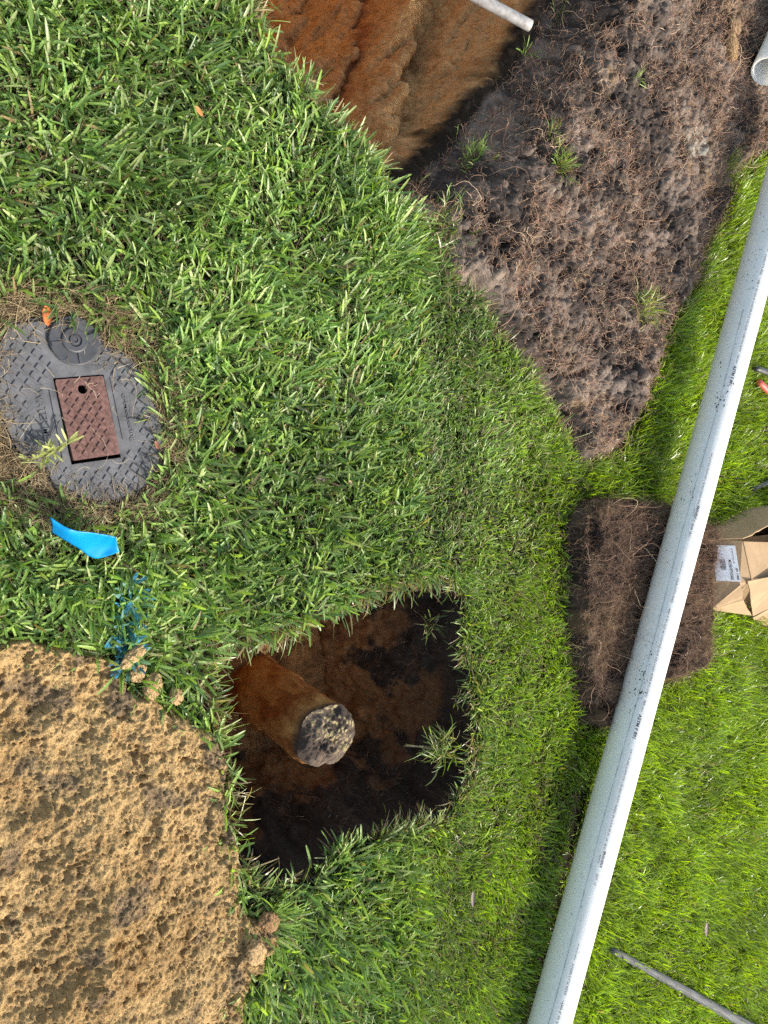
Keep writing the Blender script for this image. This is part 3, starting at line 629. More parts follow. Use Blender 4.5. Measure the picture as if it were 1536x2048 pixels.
def add_line(s0, s1, arc0, arc1, wd):
    nseg = max(2, int((s1 - s0) / .02)); pv = []; pf = []
    for i in range(nseg):
        k = len(pv)
        for t, o_ in ((i / nseg, -wd / 2), (i / nseg, wd / 2), ((i + 1) / nseg, wd / 2), ((i + 1) / nseg, -wd / 2)):
            pv.append(tuple(on_pipe(s0 + (s1 - s0) * t, arc0 + (arc1 - arc0) * t + o_)))
        pf.append((k, k + 1, k + 2, k + 3))
    me = bpy.data.meshes.new('printed_dash'); me.from_pydata(pv, [], pf); me.materials.append(M_INK); o = bpy.data.objects.new('printed_dash', me); COL.objects.link(o); adopt(o, root)
def s_of(py):      # photo row -> s
    best = min(np.linspace(-1.4, 2.9, 2000), key=lambda s: abs((lambda P: 1024 + FPX * P.x / ((H - P.z) * CP + P.y * SP))(on_pipe(s, .01)) - py)); return float(best)
ARC = .016
for top in (1120, 1885, 480):
    s = s_of(top); add_line(s, s + .045, ARC + .003, ARC + .003, .0011); s += .055; s += add_ptext('CHARLOTTE PIPE®', s, ARC, .0085) + .012
    s += add_ptext('~4400 4" IPS SCH 40 CONTINUOUS CELLULAR CORE PVC-DWV', s, ARC, .0085, 0, 1.2) + .01
    s += add_ptext('NSF-dwv', s, ARC, .0085) + .008; s += add_ptext('ASTM F 891', s, ARC - .003, .013, .0003) + .012
for top in (1497, 905):
    s = s_of(top); s += add_ptext('CP-119-425-DWV/CP-118-42C-DWV MADE IN U.S.A 05-01-25 18:21 --', s, ARC, .0085, 0, 1.2)
for top in (1700, 1010):
    s = s_of(top); s += add_ptext('PROUDLY', s, ARC + .003, .009, .0003) + .01; add_ptext('ASTM D', s - .045, ARC - .006, .006); s += add_ptext('EXT. 17', s + .008, ARC, .0085)

# faint scuffed seam
M_SEAM = simple_mat('scuffed_seam', (.38, .38, .38), .7, 90, .45)
sv, sf = [], []
pv, pf = sv, sf
s0, s1 = s_of(620), s_of(2150); ss = np.arange(s0, s1, .01)
for i in range(len(ss) - 1):
    a0 = -.004 + .002 * math.sin(ss[i] * 7); a1 = -.004 + .002 * math.sin(ss[i + 1] * 7); wd = .0003 + .0010 * vn(np.array([ss[i] * 40.]), np.array([.1]), 6)[0]; k = len(sv)
    for s_, a_, o_ in ((ss[i], a0, -wd), (ss[i], a0, wd), (ss[i + 1], a1, wd), (ss[i + 1], a1, -wd)): sv.append(tuple(on_pipe(s_, a_ + o_, .0003)))
    sf.append((k, k + 1, k + 2, k + 3))
me = bpy.data.meshes.new('scuff_line'); me.from_pydata(sv, [], sf); me.materials.append(M_SEAM); o = bpy.data.objects.new('scuff_line', me); COL.objects.link(o); adopt(o, root)
# flecks of soil stuck on the pipe
fv, ff = [], []
def fleck(s, arc, r):
    k = len(fv); m = 7; fv.append(tuple(on_pipe(s, arc, r * .45))); el = rng.uniform(.5, 2.2)
    for j in range(m):
        a = 2 * math.pi * j / m; rr = r * rng.uniform(.5, 1.2); fv.append(tuple(on_pipe(s + rr * el * math.cos(a), arc + rr * math.sin(a) / el, .0001)))
    for j in range(m): ff.append((k, k + 1 + j, k + 1 + (j + 1) % m))
for (py, arc, sp, ar, cnt, r0, r1) in ((780,-.005,.05,.018,60,.0006,.003),(800,0,.03,.008,25,.001,.004),(920,-.01,.10,.02,80,.0004,.0016),(990,-.018,.05,.012,45,.0005,.0028),(1090,-.03,.05,.015,16,.0006,.002),(1270,-.02,.07,.016,50,.0005,.0024),
                                   (1345,-.006,.035,.016,110,.0006,.0032),(1385,-.01,.025,.018,70,.0006,.0036),(1430,-.02,.06,.02,30,.0006,.002),(1785,-.022,.05,.012,30,.0004,.0020),(1850,-.02,.12,.02,45,.0004,.0014),(1950,-.02,.12,.02,45,.0004,.0014),(640,-.01,.12,.02,60,.0004,.0018),(540,-.01,.09,.02,70,.0006,.0032),(450,-.01,.09,.02,60,.0006,.0030),(1600,-.01,.3,.03,40,.0003,.0008)):
    c = s_of(py)
    for _ in range(int(cnt * .65)): fleck(c + rng.normal(0, sp), np.clip(arc + rng.normal(0, ar), -.075, .06), r0 + (r1 - r0) * rng.random() ** 3)
me = bpy.data.meshes.new('soil_flecks'); me.from_pydata(fv, [], ff); me.materials.append(M_DIRT); o = bpy.data.objects.new('soil_flecks', me); COL.objects.link(o); adopt(o, root); o['kind'] = 'stuff'

# short white pipe, open end towards us
al = math.radians(57); e0 = Vector(W(1534, 143, .125)); dS = Vector((-math.sin(al), math.cos(al), .03)).normalized()
short = lathe_tube('white_pipe', e0, e0 + dS * 1.3, RO, RO - .0065, M_PVC, rings=8)
tag(short, 'short white plastic pipe with its open end on the dark soil at the top right', 'pipe')
# thin grey pipe running into the trench wall
M_GREY = simple_mat('dirty_grey_plastic', (.30, .29, .28), .5, 60, .35)
g1 = Vector(W(1050, 46, -.055)); g0 = Vector(W(905, -32, -.13)); gd = (g1 - g0).normalized()
o = lathe_tube('grey_pipe', g0 - gd * .5, g1 + gd * .02, .0165, .013, M_GREY, seg=32); tag(o, 'thin dirty grey pipe crossing the brown trench and ending in the dark soil', 'pipe')

# soil-caked vertical stub in the square hole
def stub():
    top = Vector(W(652, 1472, -.015)); bot = Vector(W(478, 1352, -.56)); d = (bot - top); S, K = 90, 110; V = []; C = []
    Ltot = d.length; dn = d.normalized(); a = dn.cross(Vector((0, 1, 0))).normalized(); b = a.cross(dn).normalized()
    t = np.linspace(0, 1, S); ang = np.linspace(0, 2 * np.pi, K, endpoint=False); T, A = np.meshgrid(t, ang, indexing='ij')
    R = .074 + .004 * sm(.0, .12, T) + .010 * sm(.25, .6, T) + .045 * sm(.72, 1., T) ** 2
    ux, uy = np.cos(A), np.sin(A); R = R + .030 * (fbm3(ux * 2, uy * 2, T * 7, 201, 4) - .5) + .004 * (fbm3(ux * 9, uy * 9, T * 40, 202, 3) - .5)
    P = np.array(top) + T[..., None] * np.array(d) + R[..., None] * (ux[..., None] * np.array(a) + uy[..., None] * np.array(b)); V = P.reshape(-1, 3)
    k = np.arange(S - 1)[:, None] * K + np.arange(K)[None]; k2 = np.arange(S - 1)[:, None] * K + (np.arange(K)[None] + 1) % K
    F = np.stack([k, k2, k2 + K, k + K], -1).reshape(-1, 4)
    g = fbm3(ux * 3, uy * 3, T * 9, 203, 4).ravel(); c1 = G(.60, .30, .095); c2 = G(.40, .15, .045); col = c2 + (c1 - c2) * sm(.35, .6, g)[:, None]
    tt = T.ravel(); col = col + (G(.13, .085, .055) - col) * (sm(.07, .01, tt + .05 * (g - .5)))[:, None]
    return top, V, F, col, a, b, dn
top, Vs, Fs, cs_, sa, sb, sdn = stub()
st_root = empty('pipe_stub', top, 'upright round pipe stub caked in orange sand, rising from the square hole', 'pipe stub')
o = newmesh('caked_side', Vs, Fs, mat=M_SOIL); setcol(o, cs_); adopt(o, st_root)
K = 110; Rn = 34; V = []; rr = np.linspace(0, 1, Rn); ang = np.linspace(0, 2 * np.pi, K, endpoint=False); RR, A = np.meshgrid(rr, ang, indexing='ij')
edge = Vs[:K]; topn = np.array(top); rel = (edge - topn)[None] * RR[..., None]; xx = topn[0] + rel[..., 0]; yy = topn[1] + rel[..., 1]
hgt = .016 * (1 - RR ** 2.5) + (1 - RR ** 6) * (.030 * (fbm(xx * 35, yy * 35, 211, 4) - .5) + .016 * (fbm(xx * 110, yy * 110, 212, 3) - .5))
Pc = topn + rel - np.array(sdn) * hgt[..., None]; V = Pc.reshape(-1, 3)
k = np.arange(Rn - 1)[:, None] * K + np.arange(K)[None]; k2 = np.arange(Rn - 1)[:, None] * K + (np.arange(K)[None] + 1) % K
F = np.stack([k, k + K, k2 + K, k2], -1).reshape(-1, 4)
gg = fbm(xx * 160, yy * 160, 213, 3).ravel(); g2 = fbm(xx * 22, yy * 22, 214, 3).ravel(); col = G(.065, .050, .042) + (G(.145, .11, .085) - G(.065, .050, .042)) * sm(.4, .7, g2)[:, None]
u = ((xx - top.x) * -.7 + (yy - top.y) * .5).ravel() / .05; sp = sm(.56, .66, gg) * sm(-.6, .3, u); col = col + (G(.48, .40, .20) - col) * (sp * .85)[:, None]
o = newmesh('soil_plug', V, F, mat=M_SOIL); setcol(o, col); adopt(o, st_root)

# ------------------------------------------------------------------ meter box
M_BLACK = simple_mat('weathered_black_plastic', (.095, .098, .105), .62, 35, .35, .0006, .35)
M_BLACK2 = simple_mat('smooth_black_plastic', (.050, .053, .060), .5, 30, .3, .0003, .4)
M_RED = simple_mat('rusty_red_iron', (.125, .068, .058), .8, 120, .45, .0012, .3)
M_DARK = simple_mat('dark_void', (.01, .01, .01), .9, 20, .2)  # near-black colour stands in for the shade inside the opening
def bm_obj(name, bm, mat, parent=None, smooth=False):
    bmesh.ops.recalc_face_normals(bm, faces=bm.faces)
    me = bpy.data.meshes.new(name); bm.to_mesh(me); bm.free(); me.materials.append(mat)
    for f in me.polygons: f.use_smooth = smooth
    ob = bpy.data.objects.new(name, me); COL.objects.link(ob)
    if parent: adopt(ob, parent)
    return ob
def plate(bm, outer, holes, z0, z1):
    """flat plate with holes, z0 bottom, z1 top (z1 may be a function of x, y)"""
    zt = z1 if callable(z1) else (lambda x, y: z1); zb = z0 if callable(z0) else (lambda x, y: z0)
    loops = [outer] + holes; edges = []; tops = []
    for lp in loops:
        vs = [bm.verts.new((x, y, zt(x, y))) for x, y in lp]; tops.append(vs)
        edges += [bm.edges.new((vs[i], vs[(i + 1) % len(vs)])) for i in range(len(vs))]
    bmesh.ops.triangle_fill(bm, edges=edges, use_beauty=True)
    for vs in tops:
        bs = [bm.verts.new((v.co.x, v.co.y, zb(v.co.x, v.co.y))) for v in vs]
        for i in range(len(vs)): bm.faces.new((vs[i], vs[(i + 1) % len(vs)], bs[(i + 1) % len(vs)], bs[i]))
def smooth_loop(poly, it=2):
    p = np.array(poly)
    for _ in range(it):
        q = np.roll(p, -1, 0); p = np.stack([.75 * p + .25 * q, .25 * p + .75 * q], 1).reshape(-1, 2)
    return p
def inset(poly, d):
    c = poly.mean(0); out = []
    n = len(poly)
    for i in range(n):
        a, b, e = poly[i - 1], poly[i], poly[(i + 1) % n]; t = (e - a) / (np.linalg.norm(e - a) + 1e-9); nn = np.array([t[1], -t[0]])
        if sdf(poly, np.array([b[0] + nn[0] * .002]), np.array([b[1] + nn[1] * .002]))[0] > 0: nn = -nn
        out.append(b + nn * d)
    return np.array(out)
mb = empty('meter_box', (*LIDP.mean(0), 0), 'black plastic water meter box set in the lawn with a rust red hatch', 'meter box')
OUT = smooth_loop(LIDP, 2)
RED = WP([(109,760),(205,752),(238,908),(145,922)], LID_Z); RED = np.array(RED)
gap = WP([(106,757),(207,749),(242,915),(143,929)], LID_Z)
DISC_C = np.array(W(147, 682, LID_Z)[:2]); DISC_R = .0455
bm = bmesh.new(); plate(bm, [tuple(p) for p in OUT], [[tuple(p) for p in gap]], -.03, LID_Z)
# raised tread squares
ax1 = (gap[3] - gap[0]); ax1 /= np.linalg.norm(ax1); ax2 = np.array([-ax1[1], ax1[0]])
if ax2[1] < 0: ax2 = -ax2
TXT1 = WP([(62,780),(102,775),(128,915),(88,920)], LID_Z); TXT2 = WP([(232,785),(262,780),(282,890),(250,895)], LID_Z)
def tread(bm, c, s, h, z, ang=.78):
    e1 = ax1 * math.cos(ang) + ax2 * math.sin(ang); e2 = -ax1 * math.sin(ang) + ax2 * math.cos(ang); lo = []; hi = []
    for a, b in ((-1, -1), (1, -1), (1, 1), (-1, 1)):
        p = c + (e1 * a + e2 * b) * s / 2; q = c + (e1 * a + e2 * b) * s * .42; zz = z(p[0], p[1]) if callable(z) else z
        lo.append(bm.verts.new((p[0], p[1], zz - .0005))); hi.append(bm.verts.new((q[0], q[1], zz + h)))
    bm.faces.new(hi)
    for i in range(4): bm.faces.new((lo[i], lo[(i + 1) % 4], hi[(i + 1) % 4], hi[i]))
pitch = .0178; c0 = gap.mean(0)
for i in range(-14, 15):
    for j in range(-14, 15):
        c = c0 + ax1 * i * pitch * .72 + ax2 * (j + .5 * (i % 2)) * pitch * 1.25
        xx_, yy_ = np.array([c[0]]), np.array([c[1]])
        if sdf(OUT, xx_, yy_)[0] > -.009 or sdf(gap, xx_, yy_)[0] < .012: continue
        if np.hypot(*(c - DISC_C)) < DISC_R + .006 or sdf(TXT1, xx_, yy_)[0] < .003 or sdf(TXT2, xx_, yy_)[0] < .003: continue
        tread(bm, c, .0118, .0026, LID_Z)
bm_obj('lid', bm, M_BLACK, mb)
bm = bmesh.new(); ring_o = inset(OUT, -.007); ring_i = inset(OUT, -.0015); plate(bm, [tuple(p) for p in ring_o], [[tuple(p) for p in ring_i]], -.05, LID_Z - .004); bm_obj('rim', bm, M_BLACK2, mb)
# raised ribs framing the lettering
def bar(bm, p, q, wd, z0, z1):
    p = np.array(p); q = np.array(q); d = (q - p) / np.linalg.norm(q - p); n_ = np.array([-d[1], d[0]]) * wd / 2
    plate(bm, [tuple(p - n_), tuple(q - n_), tuple(q + n_), tuple(p + n_)], [], z0, z1)
bm = None
_bar = bar
def bar(_, *a):
    b_ = bmesh.new(); _bar(b_, *a); bm_obj('raised_rib', b_, M_BLACK, mb)
bar(bm, W(93,785)[:2], W(119,918)[:2], .0022, LID_Z - .002, LID_Z + .0022); bar(bm, W(242,800)[:2], W(252,850)[:2], .0022, LID_Z - .002, LID_Z + .002)
bar(bm, W(213,760)[:2], W(238,880)[:2], .0016, LID_Z - .002, LID_Z + .0018); bar(bm, W(-1,715)[:2], W(36,893)[:2], .003, LID_Z - .002, LID_Z + .0015)
def raised_text(txt, start, end, size, name, bold=0.0003, h=.0016):
    v, f = text_mesh(txt, size, bold); s = np.array(W(*start, LID_Z)[:2]); e = np.array(W(*end, LID_Z)[:2]); d = (e - s); L = np.linalg.norm(d); d /= L; up = np.array([-d[1], d[0]])
    if up[1] < 0: up = -up
    sc = L / v[:, 0].max(); bm = bmesh.new(); vs = []
    for a in v: p = s + d * a[0] * sc + up * a[1]; vs.append(bm.verts.new((p[0], p[1], LID_Z + h)))
    fs_ = []
    for q in f:
        try: fs_.append(bm.faces.new([vs[i] for i in q]))
        except ValueError: pass
    r = bmesh.ops.extrude_face_region(bm, geom=fs_); bmesh.ops.translate(bm, vec=(0, 0, -h - .0003), verts=[g for g in r['geom'] if isinstance(g, bmesh.types.BMVert)])
    return bm_obj(name, bm, M_BLACK, mb)
raised_text('WATER METER', (70, 782), (96, 915), .0185, 'raised_lettering')
raised_text('o Mettering', (243, 788), (264, 884), .013, 'raised_lettering')
# swivel cap over the reader hole
bm = bmesh.new(); segs = 64
def ringv(r, z, tilt=0): return [bm.verts.new((DISC_C[0] + r * math.cos(k * 2 * math.pi / segs), DISC_C[1] + r * math.sin(k * 2 * math.pi / segs), LID_Z + z)) for k in range(segs)]
pr = [(DISC_R, -.001), (DISC_R, .006), (DISC_R - .002, .0075), (.024, .0065), (.0225, .010), (.020, .011), (.0125, .011), (.0115, .008), (.0095, .008), (.009, .0105), (.005, .011), (.0045, .009), (.0005, .009)]
rg = [ringv(*p) for p in pr]
for A_, B_ in zip(rg[:-1], rg[1:]):
    for k in range(segs): bm.faces.new((A_[k], A_[(k + 1) % segs], B_[(k + 1) % segs], B_[k]))
bm.faces.new(rg[-1])
for ang in (0.3, 2.0, 3.5, 5.0):     # radial ribs on the cap
    d = np.array([math.cos(ang), math.sin(ang)]); p = DISC_C + d * .022; q = DISC_C + d * (DISC_R - .003); nn = np.array([-d[1], d[0]])
    plate(bm, [tuple(p - nn * .001), tuple(q - nn * .004), tuple(q + nn * .004), tuple(p + nn * .001)], [], LID_Z + .004, LID_Z + .0095)
cap = bm_obj('swivel_cap', bm, M_BLACK2, mb, True)
for f in cap.data.polygons: f.use_smooth = abs(f.normal.z) < .999 and f.area < 2e-4
cap.data.shade_flat()
# red hatch, slightly proud and sunk at one end
hc = np.array(W(164, 779, LID_Z)[:2]); hole = [tuple(hc + .0087 * np.array([math.cos(a), math.sin(a)])) for a in np.linspace(0, 2 * np.pi, 32, endpoint=False)]
bm = bmesh.new(); RS = smooth_loop(np.concatenate([[RED[i] * .93 + RED[i - 1] * .07, RED[i], RED[i] * .93 + RED[(i + 1) % 4] * .07] for i in range(4)]), 1)
hz = lambda x, y: LID_Z + .0035 + .004 * ((np.array([x, y]) - RED[0]) @ ax1) / .16
plate(bm, [tuple(p) for p in RS], [hole], lambda x, y: hz(x, y) - .014, hz); c0 = RED.mean(0)
for i in range(-12, 13):
    for j in range(-8, 9):
        c = c0 + ax1 * i * .0108 + ax2 * (j + .5 * (i % 2)) * .0195; xx_, yy_ = np.array([c[0]]), np.array([c[1]])
        if sdf(RED, xx_, yy_)[0] > -.0065 or np.hypot(*(c - hc)) < .015: continue
        tread(bm, c, .0108, .0024, hz)
bm_obj('red_hatch', bm, M_RED, mb)
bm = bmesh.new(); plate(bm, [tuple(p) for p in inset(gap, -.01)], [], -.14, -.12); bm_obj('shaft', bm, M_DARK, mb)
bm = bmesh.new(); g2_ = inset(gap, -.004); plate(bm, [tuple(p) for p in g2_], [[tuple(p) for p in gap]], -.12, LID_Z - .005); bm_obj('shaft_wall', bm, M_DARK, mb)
# lug of the box showing through the straw
bm = bmesh.new(); plate(bm, [tuple(p) for p in smooth_loop(WP([(56,955),(90,938),(100,965),(84,985)], .012), 1)], [], -.02, .012); bm_obj('corner_lug', bm, M_BLACK2, mb)

# fallen leaves
def leaf(px, py, z, L, wd, ang, col, label, cat='leaf', tilt=.25, name='fallen_leaf', curl=.25, taper=1.0):
    c = W(px, py, z); V = []; F = []; S = 12
    for side in (0, 1):
        for i in range(S + 1):
            s = i / S; hw = wd / 2 * math.sin(math.pi * min(1, s * .96 + .02)) ** .75 * (1 + .1 * math.sin(9 * s)); zz = curl * L * (s - .5) ** 2
            for k, e in enumerate((-1, -.5, 0, .5, 1)): V.append(((s - .5) * L, e * hw, zz + abs(e) * hw * .35 - side * .0007))
    n = (S + 1) * 5
    for side in (0, 1):
        for i in range(S):
            for k in range(4): a = side * n + i * 5 + k; F.append((a, a + 1, a + 6, a + 5))
    for i in range(S):
        for k in (0, 4): a = i * 5 + k; F.append((a, a + 5, a + 5 + n, a + n))
    o = newmesh(name, np.array(V), np.array(F), mat=simple_mat(name + '_skin', col, .6, 180, .3, .0003)); o.location = c; o.rotation_euler = (tilt, .1, ang)
    return tag(o, label, cat)
leaf(94, 631, .034, .036, .017, 0.15, (.60, .16, .04), 'bright orange fallen leaf on straw at the top edge of the meter box')
leaf(314, 890, .03, .018, .010, .5, (.22, .08, .045), 'small red brown leaf fragment on the right rim of the meter box')
leaf(640, 960, .04, .030, .024, 1.1, (.075, .05, .04), 'dark brown crumpled leaf in the middle of the lawn')
leaf(700, 966, .04, .014, .012, .4, (.45, .30, .18), 'tiny pale tan leaf scrap beside the dark crumpled leaf in the lawn')
leaf(398, 222, .05, .022, .010, .9, (.40, .17, .05), 'small rust brown leaf caught in the grass at the upper left')
leaf(945, 1797, .045, .045, .014, .1, (.11, .085, .07), 'grey brown curled leaf in the grass between the square hole and the white pipe')
leaf(1412, 1858, .05, .055, .022, .2, (.10, .06, .05), 'dark shrivelled leaf in the fine bright grass right of the white pipe')
# sand clods
def clod(px, py, z, sx, sy, sz, ang, label, mat=M_SAND, colr=(.50, .34, .17), name='sand_clod', group='sand clods spilled on the grass'):
    bm = bmesh.new(); bmesh.ops.create_icosphere(bm, subdivisions=5, radius=1.0); v = np.array([list(q.co) for q in bm.verts]); s = rng.integers(1000)
    r = 1 + 1.0 * (fbm3(v[:, 0] * 1.6 + 5, v[:, 1] * 1.6 + 5, v[:, 2] * 1.6 + 5, int(s), 5, .7) - .5); v = v * r[:, None] * np.array([sx, sy, sz])
    for q, c in zip(bm.verts, v): q.co = c
    me = bpy.data.meshes.new(name); bm.to_mesh(me); bm.free(); o = bpy.data.objects.new(name, me); COL.objects.link(o); me.materials.append(mat)
    for f in me.polygons: f.use_smooth = True
    setcol(o, np.tile([colr], (len(v), 1)) * (.75 + .5 * fbm3(v[:, 0] * 90, v[:, 1] * 90, v[:, 2] * 90, 7, 3))[:, None]); o.location = W(px, py, z); o.rotation_euler = (0, 0, ang); return tag(o, label, 'clod', group)
clod(265, 1313, .045, .028, .013, .010, -.9, 'leaf-shaped sand clod on the grass under the blue painted strip')
clod(276, 1346, .035, .018, .014, .010, -.5, 'darker sand clod on the grass just below the leaf-shaped one')
clod(305, 1375, .035, .026, .018, .014, -.3, 'broad sand clod half in the grass at the corner of the sand heap')
clod(352, 1392, .035, .018, .014, .012, .3, 'small sand clod on the grass nearest the square hole')
clod(512, 1905, .05, .026, .022, .014, .3, 'rounded sand clod on the grass at the lower right edge of the sand heap')
clod(538, 1842, .04, .026, .020, .014, .8, 'jagged brown sand clod at the lower corner of the square hole', colr=(.33, .2, .1))
clod(1462, 92, zc(1462, 92) + .02, .055, .026, .022, .2, 'elongated pale sandy clod on the soil heap near the short white pipe', colr=(.42, .27, .14), group='pale clods on the dark soil')
clod(1470, 50, zc(1470, 50) + .01, .035, .030, .016, .9, 'flat pale sandy clod on the soil heap, above the elongated one', colr=(.30, .2, .12), group='pale clods on the dark soil')

# ------------------------------------------------------------------ blue flag
def flag():
    top = [(99,1034),(143,1059),(187,1066),(212,1070),(233,1075)]; bot = [(104,1065),(128,1080),(157,1097),(192,1117),(240,1103)]
    zt = [.13,.135,.125,.120,.118]; zb_ = [.10,.095,.075,.068,.090]; U = 28; Vn = 12; V = []
    def cat(p, t):
        n = len(p) - 1; i = min(int(t * n), n - 1); f = t * n - i; g = lambda k: np.array(p[max(0, min(n, k))], float)
        a, b, c, d = g(i - 1), g(i), g(i + 1), g(i + 2); return .5 * ((2 * b) + (c - a) * f + (2 * a - 5 * b + 4 * c - d) * f * f + (3 * b - a - 3 * c + d) * f ** 3)
    T3 = [W(*p, z) for p, z in zip(top, zt)]; B3 = [W(*p, z) for p, z in zip(bot, zb_)]
    for i in range(U + 1):
        a = cat(T3, i / U); b = cat(B3, i / U)
        for j in range(Vn + 1):
            t = j / Vn; p = a * (1 - t) + b * t; p = p + np.array([0, 0, 1]) * (.012 * math.sin(math.pi * t) * math.sin(i / U * 5 + .6) + .0012 * math.sin(i * 1.1 + j * .4)); V.append(p)
    V = np.array(V); F = []
    for i in range(U):
        for j in range(Vn): a = i * (Vn + 1) + j; F.append((a, a + 1, a + Vn + 2, a + Vn + 1))
    return V, np.array(F), T3[-1], B3[-1]
Vf, Ff, ft, fbm_ = flag()
fr = empty('marker_flag', (fbm_[0], fbm_[1], 0), 'bright blue vinyl marker flag on a thin wire beside the meter box', 'flag')
m, nt_, b, out = node_mat('blue_vinyl'); b.inputs['Base Color'].default_value = (.0, .33, .72, 1); b.inputs['Roughness'].default_value = .4
tr = N(nt_, 'ShaderNodeBsdfTranslucent'); tr.inputs[0].default_value = (.0, .42, .85, 1); mx = N(nt_, 'ShaderNodeMixShader'); mx.inputs[0].default_value = .35
n_ = noise(nt_, 25, 3, .5); bumpn(nt_, b, n_.outputs[0], .002)
nt_.links.new(b.outputs[0], mx.inputs[1]); nt_.links.new(tr.outputs[0], mx.inputs[2]); nt_.links.new(mx.outputs[0], out.inputs[0])
o = newmesh('flag_sheet', Vf, Ff, mat=m); sol = o.modifiers.new('thick', 'SOLIDIFY'); sol.thickness = .0006; adopt(o, fr)
M_WIRE = simple_mat('galvanised_wire', (.45, .47, .48), .35, 100, .2, metal=.8)
def rod(name, p0, p1, r0, r1, mat, seg=16, rings=12, wob=0.0, seed=1, capr=.3):
    p0, p1 = Vector(p0), Vector(p1); d, a, b = frame(p1 - p0); L = (p1 - p0).length; bm = bmesh.new(); loops = []
    prof = [(-r0 * capr, r0 * .05), (-r0 * capr * .8, r0 * .6), (0, r0)] + [(L * i / rings, r0 + (r1 - r0) * i / rings) for i in range(1, rings + 1)] + [(L + r1 * capr, r1 * .6), (L + r1 * capr * 1.1, r1 * .05)]
    for t, r in prof:
        ang = np.arange(seg) * 2 * np.pi / seg; k = 1 + wob * (fbm3(np.cos(ang) * 2 + 4, np.sin(ang) * 2 + 4, np.full(seg, t * 30 + 9.0), seed) - .5)
        off = a * wob * r0 * .6 * math.sin(t * 9 + seed)
        loops.append([bm.verts.new(p0 + d * t + off + (a * math.cos(w_) + b * math.sin(w_)) * r * kk) for w_, kk in zip(ang, k)])
    for A_, B_ in zip(loops[:-1], loops[1:]):
        for k in range(seg): bm.faces.new((A_[k], A_[(k + 1) % seg], B_[(k + 1) % seg], B_[k]))
    bm.faces.new(loops[0]); bm.faces.new(loops[-1][::-1]); return bm_obj(name, bm, mat, None, True)
o = rod('wire', ft, (fbm_[0] + .012, fbm_[1] + .012, -.03), .0011, .0011, M_WIRE); adopt(o, fr)

# ------------------------------------------------------------------ handles and weathered pole at the right
M_RUB = simple_mat('black_rubber', (.035, .036, .04), .45, 50, .3); M_REDR = simple_mat('red_rubber', (.48, .075, .06), .5, 60, .3, .0005)
M_WOOD = bpy.data.materials.new('weathered_grey_wood'); M_WOOD.use_nodes = True; nt_ = M_WOOD.node_tree; b = nt_.nodes['Principled BSDF']
tcn = N(nt_, 'ShaderNodeTexCoord'); mp = N(nt_, 'ShaderNodeMapping'); mp.inputs['Scale'].default_value = (1, 1, .03); mp.inputs['Rotation'].default_value = (0, 0, 0)
wn = N(nt_, 'ShaderNodeTexNoise'); wn.inputs['Scale'].default_value = 420; wn.inputs['Detail'].default_value = 5
nt_.links.new(tcn.outputs['Object'], mp.inputs[0]); nt_.links.new(mp.outputs[0], wn.inputs['Vector'])
wr = ramp(nt_, wn.outputs[0], [(.35, (.02, .023, .026)), (.5, (.06, .068, .072)), (.68, (.16, .175, .18))]); nt_.links.new(wr.outputs[0], b.inputs['Base Color']); b.inputs['Roughness'].default_value = .75; bumpn(nt_, b, wn.outputs[0], .0015)
def rod_along(name, p0, p1, r0, r1, mat, **kw):   # built along its own z axis so that the grain runs lengthwise
    p0, p1 = Vector(p0), Vector(p1); L = (p1 - p0).length; o = rod(name, (0, 0, 0), (0, 1e-6, L), r0, r1, mat, **kw)
    o.location = p0; o.rotation_euler = (p1 - p0).to_track_quat('Z', 'Y').to_euler(); return o
a = W(1224, 1899, .045); c = W(1515, 2062, .060); c2 = Vector(a) + (Vector(c) - Vector(a)) * 1.5
o = rod_along('weathered_pole', a, c2, .0105, .0225, M_WOOD, seg=24, rings=40, wob=.12, seed=4); tag(o, 'weathered grey wooden pole with a narrow tip lying on the fine grass', 'pole')
o = rod('black_handle', W(1510, 736, .06), W(1600, 768, .06), .012, .014, M_RUB, capr=.2); tag(o, 'smooth black tool handle lying in the grass above the red one', 'tool handle')
o = rod('red_handle', W(1517, 763, .055), W(1590, 838, .06), .0125, .0135, M_REDR, wob=.06, capr=.25); tag(o, 'worn red rubber tool handle end lying in the bright grass', 'tool handle')
o = rod('black_handle', W(1503, 978, .05), W(1600, 940, .055), .010, .0135, M_RUB, wob=.2, seed=8, capr=.2); tag(o, 'scuffed black tool handle half hidden in the grass just above the cardboard box', 'tool handle')

